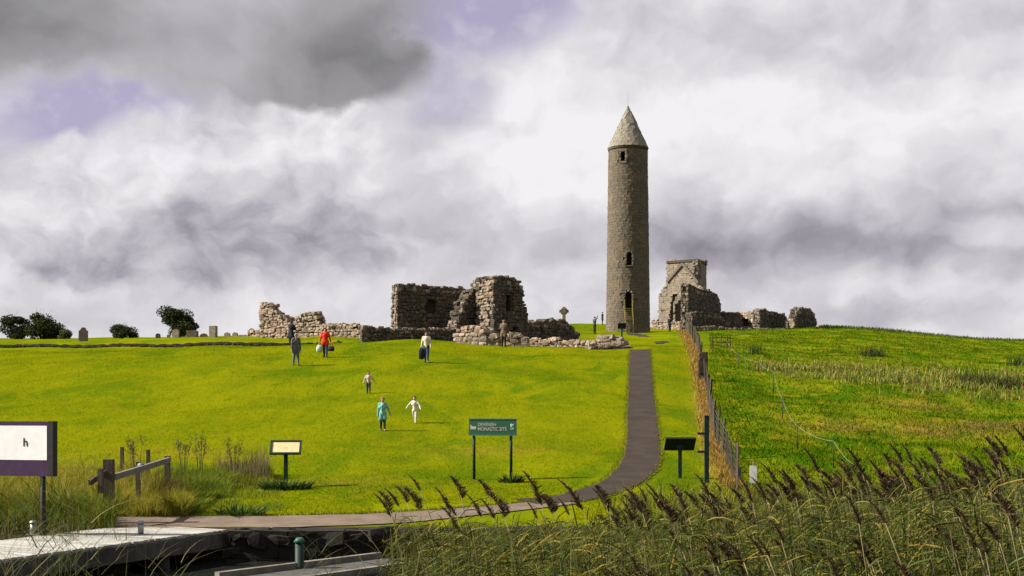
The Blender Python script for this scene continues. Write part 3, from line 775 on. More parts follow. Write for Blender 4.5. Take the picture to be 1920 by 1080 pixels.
# ------------------------------------------------------------------ abbey behind
def build_abbey():
    c0, c1, c2 = gd(1251, 169.0), gd(1308.5, 166.4), gd(1324.5, 171.5)
    r = root('abbey_tower', 'square abbey bell tower with steep gable scar and pointed arch', 'tower', (c1.x, c1.y, c1.z - .3))
    kw = dict(parent=r, mat_s=STONE_A, mat_c=STONE_TC, loose_max=0, rag=.04, coursed=True, course=.26, length=.5, loose_ends=())
    W('', '', '', c0, c1, [(1251, 488), (1309, 488)], .7, **kw)
    W('', '', '', c1, c2, [(1308, 488), (1325, 489)], .7, **kw)
    c3 = c0 + (c2 - c1)
    core = MB(); ins = .12; ctr = (c0 + c2) / 2
    q = [c0.lerp(ctr, .06), c1.lerp(ctr, .06), c2.lerp(ctr, .06), c3.lerp(ctr, .06)]; zt = topz(490, 167)
    core.prism([Vector((p.x, p.y, c1.z - .3)) for p in q], (0, 0, zt - c1.z + .3)).build('tower_core', STONE_TC, r)
    m = MB(); qq = [p + (p - ctr) * .05 for p in (c0, c1, c2, c3)]
    m.prism([Vector((p.x, p.y, zt - .05)) for p in qq], (0, 0, .30)).build('parapet', STONE_TC, r)
    g0, g1 = gd(1236, 167.4), gd(1318, 163.6)
    kw.update(rag=.16, loose_max=40, loose_ends=(0,))
    W('', '', '', g0, g1, [(1236, 552), (1240, 546), (1253, 527), (1279, 496), (1308, 529), (1318, 543)], .9, holes=[(1257, 1279, 551, 606, 'through', 1)], **kw)
    # gable weathering course
    f = lambda px, row, d: pt(px, row, d)
    for a, b in (((1250, 529), (1279.5, 494)), ((1279.5, 494), (1309, 530))):
        d = lambda px: 167.4 + (163.6 - 167.4) * (px - 1236) / 82 - .10
        MB().bar(f(a[0], a[1], d(a[0])), f(b[0], b[1], d(b[0])), .22, .3).build('gable_moulding', STONE_A, r)
    MB().bar(f(1238, 581, 167.2), f(1257, 581.5, 166.6), .16, .16).build('string_course', STONE_A, r)
    W('ruined_nave_wall', 'tall dark nave wall with sunlit broken end before the abbey tower', 'ruin', gd(1291, 150.5), gd(1352, 166), [(1291, 531), (1297, 535), (1310, 541), (1335, 546), (1345, 552), (1350, 566), (1352, 572)], .9, loose_max=60, course=.32, length=.5)
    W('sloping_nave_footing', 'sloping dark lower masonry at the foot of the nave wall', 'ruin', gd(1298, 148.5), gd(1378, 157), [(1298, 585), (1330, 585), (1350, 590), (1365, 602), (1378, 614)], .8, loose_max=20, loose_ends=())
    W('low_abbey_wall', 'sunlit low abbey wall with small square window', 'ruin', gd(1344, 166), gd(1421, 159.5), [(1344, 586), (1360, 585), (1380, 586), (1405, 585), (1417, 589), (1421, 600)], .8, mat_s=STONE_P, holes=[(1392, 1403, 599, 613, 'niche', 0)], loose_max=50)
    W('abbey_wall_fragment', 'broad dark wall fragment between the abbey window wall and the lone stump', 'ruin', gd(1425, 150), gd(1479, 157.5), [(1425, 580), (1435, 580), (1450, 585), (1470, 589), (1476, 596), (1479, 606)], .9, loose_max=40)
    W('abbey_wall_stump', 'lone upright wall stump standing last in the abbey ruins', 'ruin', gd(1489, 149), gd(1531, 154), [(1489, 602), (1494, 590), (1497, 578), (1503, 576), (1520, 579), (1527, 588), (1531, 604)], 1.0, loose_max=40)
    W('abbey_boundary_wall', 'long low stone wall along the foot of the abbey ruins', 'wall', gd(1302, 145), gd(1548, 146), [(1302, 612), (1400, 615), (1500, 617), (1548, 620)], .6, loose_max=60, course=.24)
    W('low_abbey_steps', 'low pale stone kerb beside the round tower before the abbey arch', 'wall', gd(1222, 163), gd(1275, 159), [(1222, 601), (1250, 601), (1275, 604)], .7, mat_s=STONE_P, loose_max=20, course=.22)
build_abbey()

def build_cross():
    g = gd(1057.5, 106); zt = topz(575.5, 106); h = zt - g.z
    r = root('stone_cross', 'ringed stone high cross standing above the dark rubble mound', 'cross', g)
    MB().box(g + Vector((0, 0, .1)), (.9, .8, .5), taper=.8).build('plinth', STONE_G, r)
    MB().box(g + Vector((0, 0, h * .5)), (.34, .24, h), taper=.72).build('shaft', STONE_G, r)
    zc = zt - .36
    MB().box(Vector((g.x, g.y, zc)), (.78, .20, .22)).build('arm', STONE_G, r)
    MB().box(Vector((g.x, g.y, zc + .02)), (.36, .27, .34)).build('boss', STONE_G, r)
    n = 24; pts_ = [Vector((g.x + .27 * math.cos(2 * math.pi * i / n), g.y, zc + .27 * math.sin(2 * math.pi * i / n))) for i in range(n + 1)]
    MB().tube(pts_, .05, 6).build('ring', STONE_G, r)
build_cross()

def gravestone(px, top, w, d, shape, lean, label):
    g = gd(px, d); h = topz(top, d) - g.z; ww = w / FPX * d; t = .16
    pr = [(-ww / 2, -.2), (ww / 2, -.2)]
    if shape == 'round': pr += [(ww / 2 * math.cos(a), h - ww * .35 + ww * .35 * math.sin(a)) for a in np.linspace(0, math.pi, 9)]
    elif shape == 'shoulder': pr += [(ww / 2, h * .74), (ww * .33, h * .80)] + [(ww * .30 * math.cos(a), h * .84 + h * .16 * math.sin(a)) for a in np.linspace(0, math.pi, 7)] + [(-ww * .33, h * .80), (-ww / 2, h * .74)]
    elif shape == 'point': pr += [(ww / 2, h * .8), (0, h), (-ww / 2, h * .8)]
    else: pr += [(ww / 2, h), (-ww / 2, h)]; t = ww * .8
    c, s = math.cos(lean), math.sin(lean)
    m = MB(); m.prism([(g.x + x * c + z * s, g.y - t / 2, g.z + z * c - x * s) for x, z in pr], (0, t, 0))
    o = m.build('gravestone', STONE_G); me = o.data
    for v in me.vertices: v.co -= g
    me.update(); o.location = g; o.rotation_euler.z = random.uniform(-.25, .1)
    bv = o.modifiers.new('bevel', 'BEVEL'); bv.width = .02; bv.segments = 2
    tag(o, label, 'gravestone', 'gravestones on the terrace')
for a in [(156, 613.5, 17, 99, 'shoulder', .02, 'ochre shouldered gravestone standing apart between two bushes'),
          (296.5, 625, 9, 101, 'round', -.05, 'small grey round-topped gravestone under the edge of the round tree'),
          (316, 627, 6, 104, 'round', .05, 'narrow low gravestone in the shade of the round tree'),
          (329.5, 617, 14, 99, 'point', .04, 'pale pointed gravestone in front of the round tree'),
          (361, 620.5, 19, 100, 'square', .0, 'broad squat pale tomb block in front of the round tree'),
          (382, 625, 15, 102, 'round', -.08, 'small leaning gravestone between tomb block and tall pillar'),
          (400, 611, 13, 100, 'square', 0, 'tall square stone pillar monument among the gravestones'),
          (426, 623, 12, 102, 'round', .03, 'grey rounded gravestone nearest the tall pillar, of a pair'),
          (441, 623, 11, 103, 'round', -.03, 'grey rounded gravestone of a pair, next to the flat slab'),
          (456, 628, 14, 101, 'square', 0, 'low flat grave slab between the rounded pair and the last pale stone'),
          (471, 615.5, 14, 99, 'shoulder', .06, 'pale shouldered gravestone next to the rubble stub')]: gravestone(*a)

# earth bank: eroded edge under the terrace turf, overhang shade put into its dark colour
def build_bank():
    r = root('turf_bank_edge', 'dark eroded, shade-toned earth edge of the grassy graveyard terrace', 'bank', gd(300, 88))
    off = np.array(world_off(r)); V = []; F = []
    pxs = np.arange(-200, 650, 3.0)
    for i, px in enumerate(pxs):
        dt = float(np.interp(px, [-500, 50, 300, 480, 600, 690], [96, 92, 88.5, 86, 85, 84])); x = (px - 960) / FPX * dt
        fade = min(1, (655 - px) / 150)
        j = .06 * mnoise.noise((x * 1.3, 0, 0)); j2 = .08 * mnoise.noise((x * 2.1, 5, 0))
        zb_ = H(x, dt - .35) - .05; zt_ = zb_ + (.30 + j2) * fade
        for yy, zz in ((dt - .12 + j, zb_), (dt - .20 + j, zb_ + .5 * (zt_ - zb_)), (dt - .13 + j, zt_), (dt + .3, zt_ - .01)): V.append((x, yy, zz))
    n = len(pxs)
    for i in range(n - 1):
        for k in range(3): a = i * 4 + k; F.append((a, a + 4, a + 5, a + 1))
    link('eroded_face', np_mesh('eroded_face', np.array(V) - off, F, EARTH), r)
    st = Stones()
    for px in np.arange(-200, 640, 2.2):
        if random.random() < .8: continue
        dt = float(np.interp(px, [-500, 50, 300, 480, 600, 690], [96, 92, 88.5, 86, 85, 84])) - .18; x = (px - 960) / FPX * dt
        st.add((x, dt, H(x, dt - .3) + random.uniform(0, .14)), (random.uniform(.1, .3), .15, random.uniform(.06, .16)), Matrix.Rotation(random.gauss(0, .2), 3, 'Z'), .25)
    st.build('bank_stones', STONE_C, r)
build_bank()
# ------------------------------------------------------------------ jetty and quay
def build_jetty():
    z = EYE - 2.5
    a = Vector((-10.56, 16.43, 0)); b = Vector((-5.74, 25.75, 0)); e = (b - a).normalized(); n = Vector((-e.y, e.x, 0)); L = (b - a).length; wd = 2.4
    r = root('wooden_jetty', 'pale weathered wooden jetty with dark fascia reaching out over the water', 'jetty', (b.x, b.y, 0))
    ang = math.atan2(n.y, n.x)
    k = int(L / .145); me = None
    for i in range(k):
        c = a + e * (i + .5) * L / k + n * wd / 2
        if me is None:
            m = MB(); m.box(world_off(r), (wd, L / k - .012, .045)); o = m.build('plank', WOODG, r); me = o.data
        else: o = link('plank', me, r)
        o.location = Vector((c.x + random.uniform(-.015, .015), c.y, z - .0225 + random.uniform(-.004, .004))) - r.location; o.rotation_euler = (0, 0, ang)
    up = Vector((0, 0, 1)); R3 = Matrix((e, n, up)).transposed()
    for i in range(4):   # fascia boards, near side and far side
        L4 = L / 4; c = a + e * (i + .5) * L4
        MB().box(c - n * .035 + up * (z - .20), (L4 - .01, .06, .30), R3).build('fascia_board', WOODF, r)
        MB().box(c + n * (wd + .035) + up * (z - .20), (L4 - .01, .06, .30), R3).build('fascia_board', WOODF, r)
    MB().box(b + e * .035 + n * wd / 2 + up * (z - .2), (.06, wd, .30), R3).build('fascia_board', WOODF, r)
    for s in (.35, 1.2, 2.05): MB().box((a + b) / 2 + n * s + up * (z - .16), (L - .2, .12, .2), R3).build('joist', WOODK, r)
    for t in (.1, .35, .6, .85):
        for s in (.2, 2.2): p = a + e * L * t + n * s; MB().tube([(p.x, p.y, -1.5), (p.x, p.y, z - .06)], .11, 10).build('pile', WOODK, r)
    for px, py in ((264, 1003), (62, 1003)):
        d = FPX * 2.5 / (py - HOR); p = pt(px, py, d); g = root('mooring_bollard', 'grey steel mooring bollard standing ' + ('midway along' if px > 100 else 'by the reeds on') + ' the jetty edge', 'bollard', (p.x, p.y, z), 'bollards on the jetty')
        MB().tube([p, p + up * .22], .055, 14).build('post', GALV, g); MB().tube([p + up * .22, p + up * .25, p + up * .275], [.07, .07, .055], 14).build('cap', GALV, g); MB().box(p + up * .01, (.22, .22, .02)).build('base_plate', GALV, g)
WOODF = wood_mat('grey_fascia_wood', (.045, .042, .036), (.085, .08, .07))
build_jetty()
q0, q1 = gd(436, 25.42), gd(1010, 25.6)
W('quay_wall', 'stone quay wall darkened as in shade below the gravel path', 'wall', q0, q1, [(436, 996), (600, 995), (800, 993), (1010, 992)], .7, course=.2, length=.6, rag=.0, coursed=True, loose_top=False, mat_s=stone_mat('shaded_quay_stone', (.013, .011, .009), (.016, .012, .009), .0), loose_max=40, loose_ends=(), base_drop=.2, mat_l=stone_mat('dark_coping', (.04, .034, .027), (.05, .038, .028), .08, per_object=True))  # stone near black: shade of the unlit front put into its colour
def build_pontoon():
    z = EYE - 2.99; P = [Vector((-5.2, 22.2, 0)), Vector((-2.7, 25.2, 0)), Vector((-1.2, 24.3, 0)), Vector((-3.7, 21.2, 0))]
    r = root('floating_pontoon', 'low concrete pontoon with pale kerb lying among the reeds', 'pontoon', (P[0].x, P[0].y, 0))
    MB().prism([p + Vector((0, 0, -.3)) for p in P], (0, 0, z + .3)).build('deck', plain('grey_pontoon_deck', (.06, .058, .054), .9, .3, 5, 0, .01), r)
    n = (P[3] - P[0]).normalized(); 
    for p, q in ((P[0] + n * .12, P[1] + n * .12), (P[3] - n * .12, P[2] - n * .12)): MB().bar(p + Vector((0, 0, z + .05)), q + Vector((0, 0, z + .05)), .13, .11).build('kerb', CONC, r)
    g = Vector((-3.9, 23.5, z)); s = root('mooring_post', 'dark green capped mooring post beside the concrete pontoon', 'post', g)
    MB().tube([(g.x, g.y, -1), (g.x, g.y, z + .48)], .085, 14).build('post', DARKGREEN, s); MB().tube([(g.x, g.y, z + .48), (g.x, g.y, z + .56)], [.115, .06], 14).build('cap', GREENPAINT, s)
build_pontoon()

# ------------------------------------------------------------------ signs
def text_part(s, size, loc, rotm, material, parent, name='lettering', bold=0.0, depth=.003, align='LEFT', sx=1.0):
    cu = bpy.data.curves.new(name, 'FONT'); cu.body = s; cu.size = size; cu.extrude = depth; cu.offset = bold; cu.align_x = align; cu.resolution_u = 3; cu.space_line = .95
    o = bpy.data.objects.new('tmp', cu); COL.objects.link(o); dg = bpy.context.evaluated_depsgraph_get()
    me = bpy.data.meshes.new_from_object(o.evaluated_get(dg)); bpy.data.objects.remove(o)
    me.materials.clear(); me.materials.append(material)
    M4 = Matrix.Translation(Vector(loc) - world_off(parent)) @ rotm.to_4x4() @ Matrix.Diagonal((sx, 1, 1, 1)); me.transform(M4)
    return link(name, me, parent)
FACE = Matrix.Rotation(R(90), 3, 'X')   # text that faces -Y
def build_site_sign():
    g = gp(922, 901); d = g.y; S = d / FPX
    r = root('site_sign', 'green two-legged name sign reading DEVENISH MONASTIC SITE', 'sign', g)
    X = lambda px: (px - 960) * S
    yaw = R(-7); Rz = Matrix.Rotation(yaw, 3, 'Z'); c0 = Vector((X(924), d, 0))
    Q = lambda px, row, y: c0 + Rz @ Vector(((px - 924) * S, y, 0)) + Vector((0, 0, topz(row, d)))
    for px in (888, 958):
        p = Q(px, 800, .05); MB().tube([(p.x, p.y, H(p.x, p.y) - .1), (p.x, p.y, topz(788, d))], .042, 12).build('post', DARKGREEN, r)
    bw, bh = 90 * S, 31.5 * S
    b = MB().box(Q(924, 800.8, 0), (bw, .035, bh), Rz).build('board', GREENPAINT, r)
    for px, row, w, h in ((924, 785.6, bw + .02, .03), (924, 816, bw + .02, .03)): MB().box(Q(px, row, -.002), (w, .05, h), Rz).build('frame', plain('pale_green_rim', (.05, .15, .10), .5, .1), b)
    F2 = Rz @ FACE
    TXT = plain('cream_lettering', (.42, .44, .36), .6, .05)
    text_part('DEVENISH', 9.4 * S, Q(895.6, 799.2, -.021), F2, TXT, b, bold=.0012, sx=.82)
    text_part('MONASTIC SITE', 9.4 * S, Q(895.6, 807.6, -.021), F2, TXT, b, bold=.0012, sx=.82)
    # small ruin symbol and the emblem
    m = MB(); poly = [(881.6, 805), (881.6, 798), (883, 796), (884.6, 798.6), (884.6, 800), (887, 799), (889.5, 800.5), (891, 798.6), (892.4, 799), (892.4, 805)]
    m.prism([Q(x, yy, -.019) for x, yy in poly][::-1], Rz @ Vector((0, -.004, 0))); m.build('ruin_symbol', TXT, b)
    m = MB()
    for poly in ([(957.5, 795), (960, 794.5), (959.6, 800), (957.9, 800.5)], [(961, 796.5), (963.8, 794.2), (963.2, 796.6), (961, 799)]): m.prism([Q(x, yy, -.019) for x, yy in poly][::-1], Rz @ Vector((0, -.004, 0)))
    m.build('emblem', WHITE, b)
    MB().prism([Q(x, yy, -.019) for x, yy in ((957, 801.5), (964, 800.5), (964, 806), (957.5, 806))][::-1], Rz @ Vector((0, -.004, 0))).build('emblem_field', plain('pale_green_emblem', (.16, .30, .16), .6, .1), b)
build_site_sign()
def lectern(px, base, top, w, facing, label):
    g = gp(px, base); d = g.y; S = d / FPX; h = topz(top, d) - g.z; ww = w * S
    r = root('information_lectern', label, 'lectern', g)
    MB().box(g + Vector((0, 0, (h - .1) / 2 - .05)), (.10, .08, h - .1)).build('post', DARKGREEN, r)
    tilt = R(48) if facing else R(-42)   # reading face towards the viewer or away
    ph = .46; Rt = Matrix.Rotation(R(4), 3, 'Z') @ (Matrix.Rotation(tilt, 3, 'X') if facing else Matrix.Rotation(R(-48), 3, 'X'))
    c = g + Vector((0, 0, h - .15))
    p = MB().box(c, (ww, ph, .04), Rt).build('panel_tray', GREENPAINT if facing else BLACKISH, r)
    up = Rt @ Vector((0, 0, 1)); ey = Rt @ Vector((0, 1, 0)); ex = Rt @ Vector((1, 0, 0))
    for s in (-1, 1):
        MB().box(c + ey * s * (ph / 2 - .02) + up * .03, (ww, .045, .03), Rt).build('frame', DARKGREEN, p)
        MB().box(c + ex * s * (ww / 2 - .025) + up * .03, (.05, ph - .1, .03), Rt).build('frame', DARKGREEN, p)
    f = MB().box(c + up * .023, (ww - .11, ph - .1, .006), Rt).build('information_panel', CREAM, p)
    MB().bar(c - up * .03, c - up * .03 - Vector((0, 0, .12)), .22, .05).build('bracket', DARKGREEN, r)
lectern(536, 914, 829, 58, True, 'green lectern with bright cream panel beside the wild grass')
lectern(1275, 897, 823, 57, False, 'dark lectern seen from behind between the path and the fence')
lectern(1166, 646, 607, 15, False, 'small dark lectern at the rubble corner below the round tower')
def build_welcome():
    d = 24.6; S = d / FPX; X = lambda px: (px - 960) * S
    g = Vector((X(30), d, max(H(X(30), d), 0.0) - .3))
    r = root('welcome_sign', 'purple framed white notice board ending in the letter h beside the jetty', 'sign', g)
    yaw = R(-12); Rz = Matrix.Rotation(yaw, 3, 'Z'); c0 = Vector((X(25), d, 0))
    Q = lambda px, row, y: c0 + Rz @ Vector(((px - 25) * S, y, 0)) + Vector((0, 0, topz(row, d)))
    for px in (-30, 82): p = Q(px, 900, .08); MB().tube([(p.x, p.y, -.6), (p.x, p.y, topz(810, d))], .05, 10).build('post', IRON, r)
    b = MB().box(Q(25, 841, .0), (156 * S, .10, 102 * S), Rz).build('board', PURPLE, r)
    MB().box(Q(106, 841, .02), (9 * S, .16, 103 * S), Rz).build('edge_strip', IRON, b)
    p = MB().box(Q(24, 830, -.053), (148 * S, .008, 64 * S), Rz).build('white_panel', WHITE, b)
    text_part('h', 22 * S, Q(54, 836, -.06), Rz @ FACE, IRON, b, 'lettering', .002, align='CENTER')
build_welcome()

# ------------------------------------------------------------------ fences
up = Vector((0, 0, 1))
def build_fences():
    r = root('boundary_fence', 'wire boundary fence with grey posts climbing between lawn and field', 'fence', (float(fence_x(40)), 40, H(float(fence_x(40)), 40)))
    ds = [33.6, 36.2]
    while ds[-1] < 140: ds.append(ds[-1] + random.uniform(1.3, 2.3) * (1 if ds[-1] < 60 else 1.3))
    P = []
    for d in ds:
        x = float(fence_x(d)) + random.uniform(-.03, .03); P.append(Vector((x, d, H(x, d)))); h = random.uniform(1.12, 1.3)
        MB().bar(P[-1] - up * .2, P[-1] + up * h + Vector((random.gauss(0, .05), random.gauss(0, .05), 0)), random.uniform(.055, .085)).build('post', WOODD, r)
    for hh in (.15, .35, .55, .75, .95, 1.1):
        MB().tube([p + up * hh for p in P], .006 if hh < 1 else .008, 5).build('wire', WIRE, r)
    m = MB()
    for a, b in zip(P[:14], P[1:15]):
        n = int((b - a).length / .3)
        for i in range(1, n): c = a.lerp(b, i / n); m.bar(c + up * .12, c + up * .96, .006)
    m.build('netting', WIRE, r)['kind'] = 'stuff'
    # strainer and old gate
    g = gp(1325, 906, hi=40); s = root('strainer_post', 'stout dark green post with two short brackets beside the fence', 'post', g)
    MB().box(g + up * .86, (.12, .12, 1.95)).build('post', DARKGREEN, s); MB().box(g + up * 1.85, (.13, .13, .04)).build('cap', DARKGREEN, s)
    for row in (813, 847): p = pt(1316, row, g.y); MB().box(p, (.24, .05, .07)).build('bracket', IRON, s)
    g = gp(1318, 714); s = root('old_gate', 'narrow close-boarded dark timber gate in the boundary fence', 'gate', g)
    S = g.y / FPX
    for px, h, w, o, nm in ((1309, 1.05, .09, -.3, 'post'), (1313.5, 1.32, .13, 0, 'board'), (1318, 1.38, .13, .1, 'board'), (1322.3, 1.36, .12, .25, 'board'), (1327, 1.34, .16, .5, 'post')):
        x = (px - 960) * S; y = g.y + o; zz = H(x, y); MB().box((x, y, zz + h / 2 - .1), (w, .07 if nm == 'board' else w, h + .2)).build(nm, WOODD, s)
    for hh in (.35, 1.05): MB().bar(Vector(((1310 - 960) * S, g.y - .2, g.z + hh)), Vector(((1327 - 960) * S, g.y + .4, g.z + hh)), .05, .09).build('rail', WOODD, s)
    # electric tape fence in the field
    s = root('electric_fence', 'sagging white electric tape on thin dark stakes crossing the field', 'fence', gp(1466, 785))
    tops = []
    for px, row, tr in ((1362, 652, 637), (1385, 690, 662), (1422, 700, 676), (1450, 738, 694), (1467, 787, 747), (1495, 843, 796), (1563, 878, 824)):
        b = gp(px, row); t = Vector((b.x, b.y, topz(tr, b.y))); MB().tube([b - up * .15, t], .016, 6).build('stake', IRON, s); tops.append(t - up * .05)
    tops.append(gp(1600, 890) + up * .3)
    for a, b in zip(tops[:-1], tops[1:]):
        sag = .03 * (b - a).length ** .5 + .05
        MB().tube([a.lerp(b, i / 8) - up * sag * 4 * (i / 8) * (1 - i / 8) for i in range(9)], .0038, 5).build('tape', ROPE, s)
    # far hurdle
    s = root('field_hurdle', 'short wooden hurdle fence far up in the field below the abbey', 'fence', gp(1350, 652))
    q = [gp(px, 652) for px in (1336, 1352, 1364, 1369)]
    for p in q: MB().bar(p - up * .1, p + up * .8, .055).build('post', WOODD, s)
    for hh in (.35, .65): MB().bar(q[0] + up * hh, q[-1] + up * hh, .025, .04).build('rail', WOODD, s)
    # white marker board
    g = gp(1411, 912); s = root('marker_board', 'small white board on a wooden stake behind the reeds', 'sign', g); S = g.y / FPX
    MB().bar(g - up * .1, Vector((g.x + .05, g.y, topz(866, g.y))), .07).build('stake', wood_mat('new_stake', (.33, .22, .10), (.42, .3, .16)), s)
    MB().box((g.x + .01, g.y - .06, topz(889, g.y)), (13 * S, .02, 32 * S)).build('board', WHITE, s)
    MB().box((g.x - 22 * S, g.y + .3, topz(888, g.y)), (9 * S, .03, 22 * S)).build('blue_tag', plain('blue_tag', (.06, .10, .14), .5, .1), s)
    # rail fence by the jetty
    g = pt(204, 984, 26.9); g.z = H(g.x, g.y); s = root('rail_fence', 'broken wooden rail fence by the jetty end', 'fence', g)
    t = pt(204, 861, 26.9); MB().box((t.x, t.y, (t.z + g.z) / 2 - .1), (.20, .17, t.z - g.z + .2)).build('post', WOODD, s)
    a = pt(216, 894, 26.95); b = pt(318, 862, 31.5); MB().bar(a, b, .07, .13).build('rail', WOODP, s)
    for px, r0, r1, d, w in ((314, 855, 935, 31.5, .12), (259, 866, 915, 29.5, .09)):
        MB().bar(pt(px, r1, d) - up * .3, pt(px, r0, d), w).build('post', WOODD, s)
    MB().bar(pt(168, 905, 26.2), pt(204, 882, 27.0), .06, .11).build('rail', WOODD, s); MB().bar(pt(189, 925, 26.3), pt(189, 879, 26.3), .10).build('post', WOODD, s)
    w = MB(); w.tube([pt(-60, 872, 26.5), pt(60, 876, 26.7), pt(200, 878, 26.9)], .006, 5); w.build('wire', GALV, s)
    m = MB()
    for k in range(3): m.tube([pt(264 + 7 * math.cos(x), 874 + k * 2.2 + 5 * math.sin(x), 29.2 + .1 * math.sin(x)) for x in np.linspace(0, 6.2, 9)], .012, 5)
    m.bar(pt(264, 878, 29.2), pt(263, 900, 29.2), .02); m.build('rope_tie', GALV, s)
    for px, r0, r1, d, lb in ((229, 838, 880, 35, 'thin dark stake rising from the tall dry grass'), (278, 843, 890, 34, 'thin stake next to the far end of the rail fence')):
        a, b = pt(px, r0, d), pt(px, r1, d); a2 = gd(px, d); o = MB().bar(a2 - up * .1, a, .085).build('fence_stake', WOODD); tag(o, lb, 'stake', 'stakes in the wild grass')
build_fences()
# ------------------------------------------------------------------ people
def cloth(name, c): return plain('cloth_' + name, c, .9, .25, 9)
SKIN = plain('skin', (.42, .25, .17), .6, .1, 12)
def person(px, row, h, label, turn=0.0, top=(.1, .1, .1), legs=(.03, .04, .06), shoes=(.03, .03, .03), hair=(.06, .035, .02), hairlen=0.0, child=False, arms=((-8, 6, 10), (8, 6, 10)), stride=0.0, lean=0.0, coat=0.0, bare_arms=False, shade_top=None, g=None, lift=0.0, key='', headturn=0.0, collar=None):
    """arms: for the right (-x) and left (+x) arm: (outward, forward, elbow bend) in degrees; stride: half step angle"""
    g = gp(px, row) if g is None else g
    g = g.copy(); g.z += lift
    r = root('person', label, 'person', g)
    k = 1.22 if child else 1.0     # children have larger heads
    S = h; hh = .066 * k
    segs = []   # (p0, p1, r0, r1, tag)
    Rz = Matrix.Rotation(turn, 3, 'Z')
    zn = 1 - 2 * hh * 1.02; sh = zn - .035; hipz = .50 if not child else .46
    shw = .108 if not child else .098
    ln = Vector((0, -math.sin(lean), math.cos(lean)))
    def T(x, f, z):     # x lateral, f forward, z height; lean above the hips
        if z > hipz: v = Vector((x, -f, hipz)) + ln * (z - hipz)
        else: v = Vector((x, -f, z))
        return v
    segs.append((T(0, 0, hipz + .02), T(0, 0, hipz + .10), .082, .078, 'top'))
    segs.append((T(-.035, 0, hipz + .02), T(.035, 0, hipz + .02), .075, .075, 'top' if coat > 0 else 'legs'))
    segs.append((T(0, 0, hipz + .10), T(0, .005, sh - .06), .078, .086, 'top'))
    segs.append((T(-.05, 0, sh - .10), T(.05, 0, sh - .10), .076, .076, 'top'))
    segs.append((T(-shw * .75, 0, sh - .01), T(shw * .75, 0, sh - .01), .046, .046, 'top'))
    segs.append((T(0, 0, sh), T(0, .006, zn + .02), .033, .029, 'skin'))
    hc = T(0, .012, 1 - hh * 1.05)
    segs.append((hc + Vector((0, .004, hh * .18)), hc + Vector((0, -.006, -hh * .38)), hh * .74, hh * .56, 'skin'))
    if coat > 0:
        segs.append((T(-.045, 0, hipz + .05), T(-.055, 0, hipz - coat), .075, .078, 'top')); segs.append((T(.045, 0, hipz + .05), T(.055, 0, hipz - coat), .075, .078, 'top'))
    ankles = []
    for sg in (-1, 1):
        st = stride * sg; thigh = hipz - .275 * hipz / .5; hip = T(sg * .045, 0, hipz)
        kl = hipz * .47; cl = hipz * .45
        a1 = R(st); kb = R(abs(stride) * (1.0 if st < 0 else .15))
        knee = hip + Vector((sg * .008, -math.sin(a1) * kl, -math.cos(a1) * kl)); a2 = a1 - kb
        ank = knee + Vector((sg * .006, -math.sin(a2) * cl, -math.cos(a2) * cl))
        ankles.append(ank)
        segs.append((hip, knee, .062, .044, 'legs')); segs.append((knee, ank, .043, .030, 'legs'))
    dz = min(a.z for a in ankles) - .035
    for i, sg in enumerate((-1, 1)):
        ank = ankles[i]
        segs.append((ank + Vector((0, .012, -.014)), ank + Vector((sg * .012, -.085, -.020)), .024, .019, 'shoes'))
    fingers = []
    for i, sg in enumerate((-1, 1)):
        out, fw, bend = arms[i]; shp = T(sg * shw, 0, sh - .015)
        def dirv(o, f): return Vector((sg * math.sin(R(o)) * math.cos(R(f)), -math.sin(R(f)), -math.cos(R(o)) * math.cos(R(f))))
        d1 = dirv(abs(out), fw); el = shp + d1 * .165; d2 = dirv(abs(out) * .8, fw + bend); wr = el + d2 * .14
        segs.append((shp, el, .040, .032, 'top')); segs.append((el, wr, .031, .023 if not bare_arms else .018, 'skin' if bare_arms else 'top'))
        palm = wr + d2 * .045; segs.append((wr, palm, .017, .021, 'skin'))
        side = d2.cross(Vector((sg, 0, 0))); side = side.normalized() if side.length > .01 else Vector((0, 1, 0))
        inn = side.cross(d2).normalized()
        for q in range(4):
            b0 = palm + side * (.020 - .0125 * q) + d2 * .004; l = (.040, .046, .043, .033)[q]
            m1 = b0 + d2 * l * .55; fingers.append((b0, m1, (m1 + (d2 * .8 + inn * .6).normalized() * l * .5)))
        b0 = wr + side * .022 + d2 * .012; fingers.append((b0, b0 + (d2 + side * .9).normalized() * .024, b0 + (d2 + side * .5).normalized() * .045))
        if i == 0: handR = palm.copy()
        else: handL = palm.copy()
    Z = Vector((0, 0, -dz))
    # continuous skin: capsules fused by a voxel remesh
    V = []; F = []
    def capsule(p0, p1, r0, r1, n=10):
        d = p1 - p0; M = (d if d.length > 1e-6 else Vector((0, 0, 1))).to_track_quat('Z', 'Y').to_matrix(); L = d.length; rings = []
        for a in (-80, -50, -20, 0): rings.append((r0 * math.sin(R(a)), r0 * math.cos(R(a))))
        for a in (0, 20, 50, 80): rings.append((L + r1 * math.sin(R(a)), r1 * math.cos(R(a))))
        b = len(V)
        for z, q in rings:
            for j in range(n): V.append(p0 + M @ Vector((q * math.cos(2 * math.pi * j / n), q * math.sin(2 * math.pi * j / n), z)))
        m = len(rings)
        for i in range(m - 1):
            for j in range(n): F.append((b + i * n + j, b + i * n + (j + 1) % n, b + (i + 1) * n + (j + 1) % n, b + (i + 1) * n + j))
        F.append(tuple(b + j for j in range(n))[::-1]); F.append(tuple(b + (m - 1) * n + j for j in range(n)))
    for p0, p1, r0, r1, tg in segs: capsule(p0, p1, r0, r1)
    nose = hc + Vector((0, -hh * .74, -hh * .12)); capsule(nose + Vector((0, .01, .012)), nose, .006, .009, 6)
